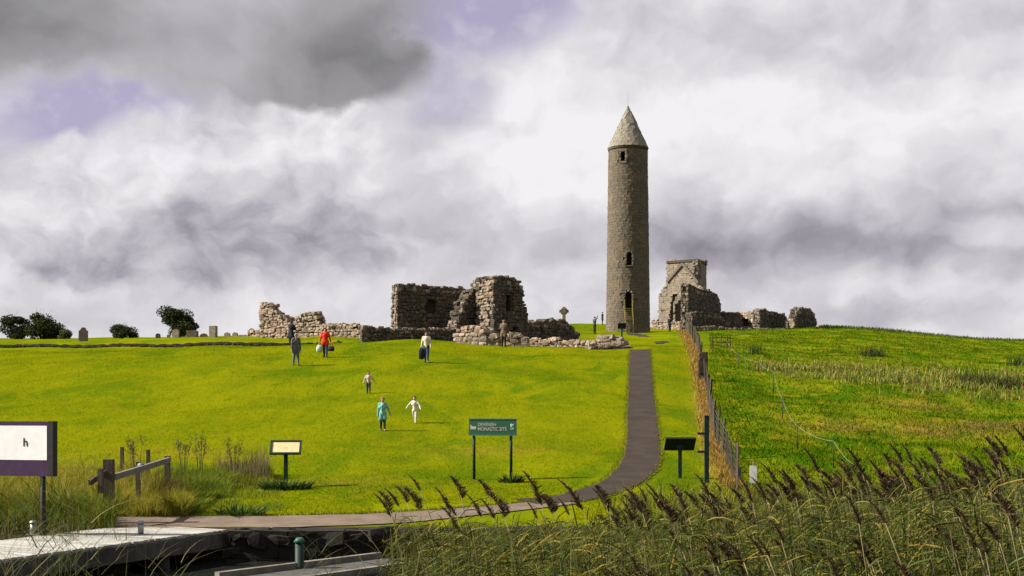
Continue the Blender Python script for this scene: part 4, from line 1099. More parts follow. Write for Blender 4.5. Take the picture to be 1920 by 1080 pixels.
    for sg in (-1, 1): capsule(hc + Vector((sg * hh * .74, 0, -.002)), hc + Vector((sg * hh * .76, .004, -.016)), .008, .006, 6)
    me = bpy.data.meshes.new('body'); me.from_pydata([Rz @ ((v + Z) * S) for v in V], [], F); o = bpy.data.objects.new('tmp', me); COL.objects.link(o)
    md = o.modifiers.new('r', 'REMESH'); md.mode = 'VOXEL'; md.voxel_size = .017 * h / 1.7 * 1.0; sm = o.modifiers.new('s', 'SMOOTH'); sm.iterations = 2; sm.factor = .4
    dg = bpy.context.evaluated_depsgraph_get(); me2 = bpy.data.meshes.new_from_object(o.evaluated_get(dg)); bpy.data.objects.remove(o)
    n = len(me2.vertices); co = np.empty(n * 3, np.float32); me2.vertices.foreach_get('co', co); co = co.reshape(-1, 3)
    fc = np.empty(len(me2.polygons) * 3, np.float32); me2.polygons.foreach_get('center', fc); fc = fc.reshape(-1, 3)
    best = np.full(len(fc), 9.0); idx = np.zeros(len(fc), np.int32); tags = ['top', 'legs', 'skin', 'shoes']
    for p0, p1, r0, r1, tg in segs:
        a = np.array(Rz @ ((p0 + Z) * S)); b = np.array(Rz @ ((p1 + Z) * S)); ab = b - a
        t = np.clip(((fc - a) @ ab) / max(ab @ ab, 1e-9), 0, 1); dd = np.linalg.norm(fc - (a + t[:, None] * ab), axis=1) - (r0 + (r1 - r0) * t) * S
        w = dd < best; best[w] = dd[w]; idx[w] = tags.index(tg)
    for m_ in (cloth(key + 'top', top), cloth(key + 'legs', legs), SKIN, cloth(key + 'shoes', shoes)): me2.materials.append(m_)
    me2.polygons.foreach_set('material_index', idx); me2.polygons.foreach_set('use_smooth', np.ones(len(fc), bool)); me2.update()
    body = link('body', me2, r)
    tr = lambda v: r.location + Rz @ ((v + Z) * S)
    m = MB()
    for f3 in fingers: m.tube([tr(v) for v in f3], [.0088 * h / 1.7, .0084 * h / 1.7, .0062 * h / 1.7], 6)
    m.build('fingers', SKIN, body)
    m = MB()
    for sg in (-1, 1): m.tube([tr(hc + Vector((sg * hh * .30, -hh * .66, hh * .06))), tr(hc + Vector((sg * hh * .30, -hh * .74, hh * .06)))], [.008 * S, .004 * S], 6)
    m.tube([tr(hc + Vector((-hh * .2, -hh * .60, -hh * .50))), tr(hc + Vector((hh * .2, -hh * .60, -hh * .50)))], .004 * S, 5)
    m.build('face', plain('dark_features', (.06, .03, .025), .6), body)
    # hair: a shell over the skull, longer at the back when wanted
    if hair:
        m = MB(); nu, nv = 14, 9; vs_ = []; fs = []
        for i in range(nv):
            ph = math.pi * .5 - i / (nv - 1) * R(112)
            for j in range(nu):
                th = 2 * math.pi * j / nu; fr = max(0, -math.sin(th)) ; p = ph + max(0, (R(90) - ph) / R(112)) * fr * R(62) if True else ph
                q = hh * (.84 + .03 * math.sin(5 * th + i))
                v = Vector((math.cos(p) * math.cos(th) * q, math.cos(p) * math.sin(th) * q * 1.08 + .004, math.sin(p) * q * 1.02 + hh * .14))
                if hairlen and i >= nv - 3 and math.sin(th) > -.35: v.z -= hairlen * (i - nv + 4) / 3; v.x *= 1.08
                vs_.append(tr(hc + v))
        for i in range(nv - 1):
            for j in range(nu): fs.append((i * nu + j, (i + 1) * nu + j, (i + 1) * nu + (j + 1) % nu, i * nu + (j + 1) % nu))
        m.raw(vs_, fs, True); m.build('hair', cloth(key + 'hair', hair), r)
    return r, tr(handR), tr(handL)

def bag(c, w, hgt, dp, material, label, strap=.18, nm='bag'):
    """soft bag hanging below the hand at c"""
    r = root(nm, label, 'bag', (c.x, c.y, c.z - strap - hgt))
    m = MB(); n = 12; prof = [(0, .75), (.1, .95), (.45, 1.05), (.8, .9), (1.0, .55)]; vs_ = []
    for t, q in prof:
        for j in range(n): a = 2 * math.pi * j / n; vs_.append((c.x + w / 2 * q * math.copysign(abs(math.cos(a)) ** .6, math.cos(a)), c.y + dp / 2 * q * math.copysign(abs(math.sin(a)) ** .6, math.sin(a)), c.z - strap - hgt + t * hgt))
    fs = [(i * n + j, i * n + (j + 1) % n, (i + 1) * n + (j + 1) % n, (i + 1) * n + j) for i in range(len(prof) - 1) for j in range(n)] + [tuple(range(n))[::-1], tuple(4 * n + j for j in range(n))]
    m.raw(vs_, fs, True).build('pouch', material, r)
    MB().tube([(c.x - w * .22, c.y, c.z - strap), (c.x - w * .12, c.y, c.z - .03), (c.x, c.y, c.z + .005), (c.x + w * .12, c.y, c.z - .03), (c.x + w * .22, c.y, c.z - strap)], .012, 6).build('handle', material, r)
    return r
def people():
    person(555, 685, 1.72, 'person in grey jacket and faded jeans standing on the lawn looking aside', turn=.5, top=(.10, .095, .10), legs=(.10, .12, .15), hair=(.30, .27, .23), arms=((-9, 2, 6), (9, -4, 8)), stride=7, coat=.06, key='a')
    person(545.5, 0, 1.66, 'person in dark navy coat with brown hair standing on the terrace edge', g=gd(545.5, 84.2), turn=2.6, top=(.014, .015, .028), legs=(.012, .014, .02), hair=(.09, .05, .03), hairlen=.03, coat=.14, arms=((-8, 20, 40), (8, 20, 45)), key='b')
    r, hr, hl = person(610, 670, 1.66, 'person in bright red jacket walking downhill carrying two bags', turn=-.05, top=(.55, .022, .012), legs=(.03, .036, .055), hair=(.03, .02, .015), hairlen=.03, coat=.03, arms=((-17, 2, 4), (17, 2, 4)), stride=9, key='c')
    bag(hr, .34, .40, .22, cloth('pale_bag', (.42, .45, .36)), 'pale plastic carrier bag held by the person in red', .10, 'carrier_bag')
    bag(hl, .38, .30, .22, cloth('dark_bag', (.035, .025, .03)), 'dark handbag carried by the person in red', .14, 'handbag')
    r, hr, hl = person(799.5, 680, 1.66, 'person in cream top and blue jeans walking down the lawn', turn=-.12, top=(.52, .46, .34), legs=(.028, .05, .085), shoes=(.3, .28, .26), hair=(.10, .055, .03), hairlen=.06, arms=((-12, -4, 10), (10, 6, 10)), stride=10, key='d')
    bag(hr + Vector((.02, -.03, .04)), .30, .62, .16, cloth('dark_coat', (.014, .015, .025)), 'dark jacket carried over the arm of the person in cream', .02, 'carried_jacket')
    person(944.5, 641, 1.76, 'person in brown jacket and black trousers standing before the tallest ruin', turn=2.9, top=(.13, .09, .06), legs=(.012, .012, .014), hair=(.16, .12, .09), arms=((-10, 10, 25), (10, 20, 50)), coat=.08, key='e', g=gd(944.5, 81.4))
    person(691, 738, 1.02, 'small child in pale pink top and dark trousers running down the lawn', turn=.1, top=(.46, .36, .36), legs=(.03, .035, .05), hair=(.10, .05, .02), child=True, arms=((-26, 0, 10), (38, -10, 5)), stride=11, key='f')
    person(717.5, 808, 1.24, 'ginger-haired child in long teal hooded jacket walking down the lawn', turn=.05, top=(.15, .36, .32), legs=(.035, .03, .03), shoes=(.4, .25, .2), hair=(.30, .11, .03), child=True, arms=((-10, 2, 8), (26, -6, 10)), stride=5, coat=.10, key='g')
    person(778, 793, 1.08, 'child in white tracksuit running with arms spread', turn=-.15, top=(.55, .52, .44), legs=(.50, .46, .38), shoes=(.5, .42, .35), hair=(.06, .03, .018), child=True, arms=((-48, -12, 8), (32, 10, 25)), stride=26, lean=.10, key='h')
    person(1115, 0, 1.74, 'person in dark clothes raising one arm on the grass beside the tower', g=gd(1115, 128), turn=2.2, top=(.05, .05, .05), legs=(.01, .01, .012), hair=(.03, .02, .015), arms=((-30, 130, 20), (10, 10, 20)), key='i')
    person(1129.5, 0, 1.76, 'distant person in dark coat on the crest close to the tower', g=gd(1129.5, 168), turn=1.5, top=(.015, .016, .025), legs=(.01, .01, .015), hair=(.03, .02, .015), coat=.1, key='j')
    r, hr, hl = person(1256, 0, 1.76, 'person in black with pale daypack walking with a stick to the abbey', g=gd(1256, 146), turn=2.7, top=(.012, .012, .016), legs=(.008, .008, .01), hair=(.04, .03, .02), arms=((-14, 15, 15), (14, 15, 20)), stride=8, key='k')
    p = r.location + Vector((.20, .0, 1.15)); b = root('daypack', 'pale daypack on the back of the person in black by the abbey', 'bag', (p.x, p.y, p.z - .2))
    m = MB().box(p, (.22, .26, .42), taper=.8); m.build('pack', cloth('pale_pack', (.35, .38, .42)), b); MB().box(p + Vector((.07, -.05, -.07)), (.14, .2, .18)).build('pocket', cloth('pale_pack', (.35, .38, .42)), b)
    q = hl + Vector((0, -.05, 0)); s = MB().bar(Vector((q.x - .03, q.y, H(q.x, q.y))), q + Vector((0, 0, .12)), .025); tag(s.build('walking_stick', WOODD), 'thin walking stick held by the person in black', 'stick')
people()
# ------------------------------------------------------------------ vegetation
def ribbons(P, Wd, side):
    """P (N,S,3) centre lines, Wd (N,S) widths, side (N,3): quads"""
    N_, S_, _ = P.shape
    a = P - side[:, None, :] * Wd[..., None] / 2; b = P + side[:, None, :] * Wd[..., None] / 2
    V = np.stack([a, b], 2).reshape(-1, 3)
    base = (np.arange(N_) * S_ * 2)[:, None] + np.arange(S_ - 1)[None] * 2
    F = np.stack([base, base + 1, base + 3, base + 2], -1).reshape(-1, 4)
    return V, F
def blades(base, hgt, lean, bend, width, colr, segs=3, az=None):
    """base (N,3); upright blades that curve over"""
    n = len(base); az = rng.uniform(0, 2 * math.pi, n) if az is None else az
    dirh = np.stack([np.cos(az), np.sin(az), np.zeros(n)], 1); side = np.stack([-np.sin(az), np.cos(az), np.zeros(n)], 1)
    # turn the flat side at random
    tw = rng.uniform(0, math.pi, n); side = side * np.cos(tw)[:, None] + dirh * np.sin(tw)[:, None] * .6; side /= np.linalg.norm(side, axis=1)[:, None]
    t = np.linspace(0, 1, segs)[None, :]
    out = lean[:, None] * t + bend[:, None] * t ** 2
    P = base[:, None, :] + dirh[:, None, :] * (out * hgt[:, None])[..., None]
    P[..., 2] += hgt[:, None] * (t - .35 * np.clip(bend, 0, 1.5)[:, None] * t ** 3)
    W_ = width[:, None] * (1 - t ** 2 * .95)
    V, F = ribbons(P, W_, side); C = np.repeat(colr, segs * 2, 0)
    return V, F, C
def stuff(name, parts, material, label, cat, parent=None):
    V = []; F = []; C = []; n = 0
    for v, f, c in parts: V.append(v); F.append(f + n); C.append(c); n += len(v)
    o = link(name, np_mesh(name, np.concatenate(V), np.concatenate(F), material, np.concatenate(C)), parent); o['kind'] = 'stuff'
    if parent is None: tag(o, label, cat)
    return o
def pal(n, cols, w=None, var=.25):
    cols = np.array(cols); i = rng.choice(len(cols), n, p=w); return KA * cols[i] * rng.uniform(1 - var, 1 + var, (n, 1)) * rng.uniform(.92, 1.08, (n, 3))
def on_path(x, y):
    px = 960 + FPX * x / y; row = HOR - (terr(x, y) - EYE) / y * FPX
    c = np.interp(row, [656, 720, 770, 820, 862, 893, 917, 935, 943], [1200, 1201, 1203, 1206, 1203, 1182, 1140, 1075, 985])
    hw = .60 / y * FPX
    return (row > 650) & ((np.abs(px - c) < hw * np.where(row > 880, 1.6, 1.0)) | ((row > 895) & (row < 945) & (px < c) & (px > 985) & (np.abs(row - np.interp(px, [985, 1075, 1140, 1182], [943, 935, 917, 893])) < 9)) | (y < 28.4) & (px < 960) | (y < 30.4) & (px > 700) & (px < 1080))
def scatter(n, d0, d1, p0, p1, power=1.0):
    """points on the ground, density falling with depth"""
    t = rng.uniform(0, 1, n); d = d0 + (d1 - d0) * t ** power; px = rng.uniform(p0, p1, n); x = (px - 960) / FPX * d
    return x, d
# mown lawn: short tufts
def lawn():
    x, y = scatter(360000, 27.6, 88, -260, 1390, 1.35)
    px = 960 + FPX * x / y
    keep = ~on_path(x, y) & (x < fence_x(y) - .1) & ((y > 28.6) | (px > 720))
    x, y = x[keep], y[keep]; n = len(x)
    z = terr(x, y); b = np.stack([x, y, z - .004], 1)
    pn = np.sin(x * 1.1 + 2 * np.sin(y * .5)) * np.sin(y * .9 + x * .3)
    c = np.repeat(rng.uniform(.6, 1.35, (n, 1)), 3, 1)
    h = rng.uniform(.02, .042, n); v = blades(b, h, rng.normal(0, .3, n), rng.uniform(0, .6, n), rng.uniform(.010, .020, n) * (1 + (y - 28) / 60), c, 2)
    stuff('lawn_grass', [v], turf_blade('lawn_blade', False), 'short mown yellow-green grass of the sunny lawn', 'grass')
lawn()
def path_fringe():
    parts = []
    for pts_, hw, m in ((path_pts, .60, 5200), (quay_pts, None, 4200)):
        a = np.array([tuple(p) for p in pts_]); seg = np.linalg.norm(np.diff(a[:, :2], axis=0), axis=1); cum = np.concatenate([[0], np.cumsum(seg)]); t = rng.uniform(0, cum[-1], m)
        x = np.interp(t, cum, a[:, 0]); y = np.interp(t, cum, a[:, 1]); k = np.clip(np.searchsorted(cum, t) - 1, 0, len(seg) - 1); tx = (a[k + 1, 0] - a[k, 0]) / seg[k]; ty = (a[k + 1, 1] - a[k, 1]) / seg[k]
        w = np.full(m, hw) if hw else np.interp(t, cum, [1.18, 1.18, 1.12, .88, .68, .58, .48]); sg = np.where(rng.uniform(0, 1, m) < .5, 1, -1) if hw else np.ones(m)
        o = sg * (w + rng.normal(.0, .06, m)); x = x - ty * o; y = y + tx * o
        parts.append(blades(np.stack([x, y, terr(x, y)], 1), rng.uniform(.04, .11, m), rng.normal(0, .4, m), rng.uniform(.1, .8, m), rng.uniform(.010, .018, m), pal(m, [(.10, .13, .004), (.15, .15, .006), (.19, .145, .03), (.06, .09, .004)]), 3))
    stuff('path_fringe_grass', parts, BLADE, 'uneven fringe of longer grass along the path edges', 'grass')
path_fringe()
def field():
    parts = []
    x, y = scatter(190000, 29, 150, 1330, 2350, 1.6); k = x > fence_x(y) + .15; x, y = x[k], y[k]; n = len(x)
    b = np.stack([x, y, terr(x, y) - .01], 1); pn = np.sin(x * .8 + 1.5 * np.sin(y * .4)) * np.sin(y * .55 + x * .35)
    c = np.repeat(rng.uniform(.7, 1.3, (n, 1)) * (1 + .2 * pn[:, None]), 3, 1)
    h = rng.uniform(.05, .15, n) * (1 + .5 * (pn > .3)); v = blades(b, h, rng.normal(0, .4, n), rng.uniform(.1, .9, n), rng.uniform(.014, .026, n) * (1 + y / 90), c, 3)
    stuff('pasture_grass', [v], turf_blade('pasture_blade', True), 'green pasture grass covering the field beyond the fence', 'grass')
    # dry tussocks
    for (px, row, r_, m) in [(1800, 806, 1.2, 1100), (1740, 815, .6, 400), (1570, 802, .9, 500), (1720, 765, .9, 400), (1905, 797, .8, 600), (1850, 800, .5, 350)]:
        g = gp(px, row); xx = g.x + rng.normal(0, r_, m); yy = g.y + rng.normal(0, r_ * .7, m); yy = np.clip(yy, 29, 150)
        c = pal(m, [(.22, .14, .03), (.28, .20, .07), (.12, .12, .02)], [.5, .2, .3]); parts.append(blades(np.stack([xx, yy, terr(xx, yy)], 1), rng.uniform(.06, .20, m), rng.normal(0, .5, m), rng.uniform(.2, 1, m), rng.uniform(.015, .03, m), c, 3))
    # rush and dock band
    m = 15000; px = rng.uniform(1395, 1960, m); row = np.interp(px, [1395, 1480, 1600, 1750, 1960], [685, 695, 702, 716, 730]) + rng.normal(0, 1, m) * np.interp(px, [1395, 1500, 1800, 1960], [3, 7, 13, 14])
    # depth from the row, by table
    dd = np.arange(40, 130, .5); d = np.empty(m)
    for q in range(1390, 1970, 20):
        s = (px >= q) & (px < q + 20)
        if s.any():
            xs = (q + 10 - 960) / FPX * dd; rr = HOR - (terr(xs, dd) - EYE) / dd * FPX; o = np.argsort(rr); d[s] = np.interp(row[s], rr[o], dd[o])
    xx = (px - 960) / FPX * d; clump = np.sin(xx * 2.1) * np.sin(d * 1.7 + xx); kk = clump > rng.uniform(-.4, .8, m); xx, d, px = xx[kk], d[kk], px[kk]; m = len(xx)
    c = pal(m, [(.14, .17, .02), (.28, .26, .07), (.22, .17, .04), (.06, .09, .012)], [.36, .28, .2, .16]); parts.append(blades(np.stack([xx, d, terr(xx, d)], 1), rng.uniform(.2, .6, m) * np.interp(px, [1395, 1500, 1700], [.5, .7, 1]), rng.normal(0, .35, m), rng.uniform(0, .7, m), rng.uniform(.03, .06, m), c, 3))
    # skyline rough grass and dark clumps
    m = 9000; px = rng.uniform(1535, 2300, m); d = rng.uniform(140, 175, m); xx = (px - 960) / FPX * d
    c = pal(m, [(.05, .06, .015), (.09, .085, .03), (.035, .05, .012)]); parts.append(blades(np.stack([xx, d, terr(xx, d)], 1), rng.uniform(.12, .38, m) * (1 + .35 * np.sin(xx * .9) * np.sin(xx * .37 + 1)), rng.normal(0, .3, m), rng.uniform(0, .5, m), rng.uniform(.05, .1, m), c, 3))
    for (qx, row, r_, m) in [(1632, 668, .45, 170), (1880, 728, .8, 500), (1420, 664, .3, 70), (1830, 722, .6, 350), (1905, 686, .4, 120)]:
        g = gp(qx, row); xx = g.x + rng.normal(0, r_, m); yy = g.y + rng.normal(0, r_ * .6, m); c = pal(m, [(.035, .045, .012), (.06, .05, .02), (.04, .07, .012)])
        parts.append(blades(np.stack([xx, yy, terr(xx, yy)], 1), rng.uniform(.3, .85, m), rng.normal(0, .3, m), rng.uniform(0, .5, m), rng.uniform(.02, .05, m), c, 3))
    stuff('rush_tussocks', parts, BLADE, 'dry tussocks and a pale band of rushes across the field', 'grass')
    # golden dead grass strip along the fence
    m = 26000; d = 34 + 110 * rng.uniform(0, 1, m) ** 1.5; xx = fence_x(d) - np.abs(rng.normal(0, .20, m)) * np.interp(d, [34, 60, 140], [.8, 1.1, 1.7]) + .08
    c = pal(m, [(.30, .17, .035), (.36, .23, .08), (.20, .14, .02), (.12, .13, .012)], [.45, .25, .18, .12]); h = rng.uniform(.08, .32, m)
    stuff('dry_grass_strip', [blades(np.stack([xx, d, terr(xx, d)], 1), h, rng.normal(0, .3, m), rng.uniform(0, .7, m), rng.uniform(.012, .03, m) * (1 + d / 90), c, 3)], BLADE, 'golden dead grass growing along the boundary fence', 'grass')
field()
def wild_corner():
    parts = []
    def patch(px0, px1, d0, d1, m, h0, h1, cols, w=None, bend=.6, wid=(.008, .018)):
        px = rng.uniform(px0, px1, m); d = rng.uniform(d0, d1, m); x = (px - 960) / FPX * d; z = np.maximum(terr(x, d), .05) - .03
        cl = .7 + .45 * np.sin(x * 2.3 + d) * np.sin(d * 1.9 - x); h = rng.uniform(h0, h1, m) * np.clip(cl, .35, 1.2)
        parts.append(blades(np.stack([x, d, z], 1), h, rng.normal(0, .28, m), rng.uniform(0, bend * 2, m), rng.uniform(*wid, m), pal(m, cols, w), 4))
    gold = [(.26, .20, .02), (.21, .21, .014), (.32, .24, .05), (.12, .16, .010)]; green = [(.08, .14, .008), (.14, .19, .010), (.05, .10, .008), (.22, .21, .02)]; dark = [(.05, .09, .008), (.08, .13, .010), (.12, .15, .010), (.20, .18, .03)]
    patch(-260, 300, 30, 37, 12000, .4, 1.15, gold, [.35, .25, .15, .25]); patch(-260, 215, 26.0, 28.6, 7000, .6, 1.25, dark); patch(-260, 120, 27, 30, 3500, .7, 1.3, gold)
    patch(210, 350, 27.9, 30.5, 8200, .3, .75, gold, [.2, .4, .2, .2]); patch(300, 430, 31.5, 37, 9500, .25, .75, green); patch(390, 512, 33.5, 37.5, 4500, .15, .6, green + gold[:1])
    patch(300, 380, 28.4, 31, 2600, .15, .5, green); patch(290, 340, 30.5, 32.5, 1300, .4, .9, [(.11, .06, .02), (.05, .06, .015)]); patch(410, 500, 35.5, 37.5, 1500, .5, 1.05, [(.17, .12, .06), (.22, .16, .09), (.07, .09, .02)], bend=.2)
    patch(-260, 240, 23.5, 25.6, 2600, .5, 1.3, [(.10, .11, .03), (.16, .14, .06), (.05, .07, .015)], bend=.5)
    patch(300, 530, 29, 37.5, 9000, .05, .2, green)
    stuff('wild_grass', parts, BLADE, 'tall tangled golden and green wild grass around the rail fence', 'grass')
    # leafy herbs at the foot of the signs and quay
    for (px, d, r_, m, lb) in [(540, None, .42, 420, 'dark leafy weed clump at the foot of the cream lectern'), (958, None, .22, 130, 'small weed tuft at the foot of the green name sign'), (455, 28.4, .35, 160, 'broad-leaved dock plant at the edge of the quay path')]:
        g = gp(px, {540: 917, 958: 904}.get(px, 900)) if d is None else gd(px, d)
        a = rng.uniform(0, 6.28, m); rr = r_ * np.sqrt(rng.uniform(0, 1, m)); x = g.x + rr * np.cos(a) * 1.5; y = g.y - .1 + rr * np.sin(a) * .8
        c = pal(m, [(.022, .05, .012), (.04, .08, .015), (.07, .11, .02)]); v = blades(np.stack([x, y, terr(x, y) - .01], 1), rng.uniform(.10, .34, m), rng.normal(.2, .4, m), rng.uniform(.2, 1.2, m), rng.uniform(.03, .07, m), c, 4, az=a)
        V, F, C = v; o = link('weed_clump', np_mesh('weed_clump', V - np.array(g), F, LEAF, C)); o.location = g; tag(o, lb, 'plant')
    # tall flower stalks
    for i, (px, d, hgt, lb) in enumerate([(255, 33.5, 1.35, 'tall branching dead weed stalk between the two stakes'), (345, 35.5, 1.1, 'dark dead weed stalk near the far end of the rail fence'), (375, 36, 1.2, 'bushy dead weed stalk behind the rail fence'), (440, 36.5, 1.15, 'brown dead weed stalk rising at the end of the wild grass')]):
        g = gd(px, d); r = root('dead_weed', lb, 'plant', g); m = MB(); tips = []
        for k in range(7):
            a = random.uniform(0, 6.28); t = Vector((math.cos(a) * .22, math.sin(a) * .15, 0)) * random.uniform(.4, 1.3); top = g + t + Vector((0, 0, hgt * random.uniform(.7, 1.05)))
            m.tube([g + t * .2, g + t * .6 + Vector((0, 0, hgt * .5)), top], [.010, .007, .004], 5); tips.append(top)
        m.build('stalk', WOODD, r); nn = 260; q = np.array([tips[random.randrange(len(tips))] for _ in range(nn)]) + rng.normal(0, 1, (nn, 3)) * np.array([.05, .05, .10]) - np.array([0, 0, .05])
        V, F, C = blades(q, rng.uniform(.04, .10, nn), rng.normal(0, .6, nn), rng.uniform(0, .8, nn), rng.uniform(.012, .025, nn), pal(nn, [(.07, .06, .02), (.10, .09, .03), (.05, .06, .02)]), 2)
        link('seed_heads', np_mesh('seed_heads', V - np.array(g), F, LEAF, C), r)['kind'] = 'stuff'
wild_corner()

# ------------------------------------------------------------------ reeds
REED_TOP = ([600, 690, 720, 775, 830, 900, 980, 1080, 1180, 1290, 1350, 1450, 1520, 1600, 1680, 1760, 1830, 1920, 2050, 2500], [1085, 1030, 985, 965, 972, 980, 980, 970, 960, 952, 945, 932, 920, 906, 900, 900, 888, 868, 858, 850])
def reed_top(px): return np.interp(px, *REED_TOP)
def reed_bed():
    parts = []
    n = 8200; d = rng.uniform(9.5, 24, n); px = 640 + (2400 - 640) * rng.uniform(0, 1, n) ** .85
    k = rng.uniform(0, 1, n) < np.interp(px + 30 * np.sin(d * 3.1), [640, 720, 800, 900], [0, .22, .7, 1]); k &= (px > np.interp(d, [9.5, 14, 24], [640, 660, 740])); d, px = d[k], px[k]; n = len(d)
    x = (px - 960) / FPX * d; row = reed_top(px) + np.abs(rng.normal(0, 1, n)) * 55 + 12 + 16 * np.sin(px * .045 + d) * np.sin(px * .021 + 2)
    zt = EYE + (HOR - row) / FPX * d; zb = np.zeros(n) - .05
    zt = np.minimum(zt, rng.uniform(2.0, 2.75, n)); zt = np.maximum(zt, .9); h = zt - zb
    ln = rng.normal(-.10, .07, n)                 # the wind leans them to the left
    base = np.stack([x - ln * h, d, zb], 1)
    t = np.linspace(0, 1, 5)[None]; P = np.repeat(base[:, None, :], 5, 1); P[..., 0] += (ln[:, None] * h[:, None]) * t ** 1.5; P[..., 1] += rng.normal(0, .06, n)[:, None] * h[:, None] * t; P[..., 2] += h[:, None] * t
    az = rng.uniform(0, math.pi, n); side = np.stack([np.cos(az) * .9 + .2, np.sin(az), np.zeros(n)], 1); side /= np.linalg.norm(side, axis=1)[:, None]
    V, F = ribbons(P, np.full((n, 5), .011) * (1 - .5 * t), side); C = np.repeat(pal(n, [(.06, .075, .02), (.12, .11, .045), (.08, .085, .03)]), 10, 0); parts.append((V, F, C))
    # leaves
    L = 11; idx = np.repeat(np.arange(n), L); m = len(idx); tt = rng.uniform(.32, 1.0, m)
    b = base[idx].copy(); b[:, 0] += ln[idx] * h[idx] * tt ** 1.5; b[:, 2] += h[idx] * tt
    az = np.where(rng.uniform(0, 1, m) < .45, rng.normal(0, .8, m), rng.uniform(0, 2 * math.pi, m))   # most leaves stream to the right
    ll = rng.uniform(.16, .42, m); th = rng.uniform(.2, 1.25, m)  # elevation at the base
    t = np.linspace(0, 1, 5)[None]
    dirh = np.stack([np.cos(az), np.sin(az), np.zeros(m)], 1); droop = rng.uniform(.2, .9, m)
    Pl = b[:, None, :] + dirh[:, None, :] * (ll[:, None] * np.cos(th)[:, None] * t)[..., None]
    Pl[..., 2] += ll[:, None] * (np.sin(th)[:, None] * t - droop[:, None] * t ** 2 * .7)
    sd_ = np.stack([-np.sin(az) * .5, np.cos(az) * .5, rng.normal(.6, .4, m)], 1); sd_ /= np.linalg.norm(sd_, axis=1)[:, None]
    Wl = rng.uniform(.007, .014, m)[:, None] * np.array([[.5, 1, .9, .6, .06]])
    V, F = ribbons(Pl, Wl, sd_); C = np.repeat(pal(m, [(.036, .052, .006), (.068, .080, .010), (.125, .116, .014), (.018, .027, .005), (.22, .165, .03)], [.30, .26, .16, .20, .08]), 10, 0); parts.append((V, F, C))
    # yellowing undergrowth at the back
    m = 4500; px = rng.uniform(1150, 1950, m); d2 = rng.uniform(25.8, 32, m); xx = (px - 960) / FPX * d2; kk = rng.uniform(0, 1, m) < np.interp(px, [1150, 1300, 1400, 1950], [.2, .5, 1, 1]); kk &= ~on_path(xx, d2); xx, d2 = xx[kk], d2[kk]; m = len(xx)
    parts.append(blades(np.stack([xx, d2, terr(xx, d2)], 1), rng.uniform(.2, .75, m), rng.normal(0, .3, m), rng.uniform(0, 1, m), rng.uniform(.012, .025, m), pal(m, [(.16, .14, .02), (.09, .11, .015), (.20, .15, .03), (.05, .075, .012)]), 4))
    stuff('reed_bed', parts, LEAF, 'dense bed of green reeds along the water edge', 'reeds')
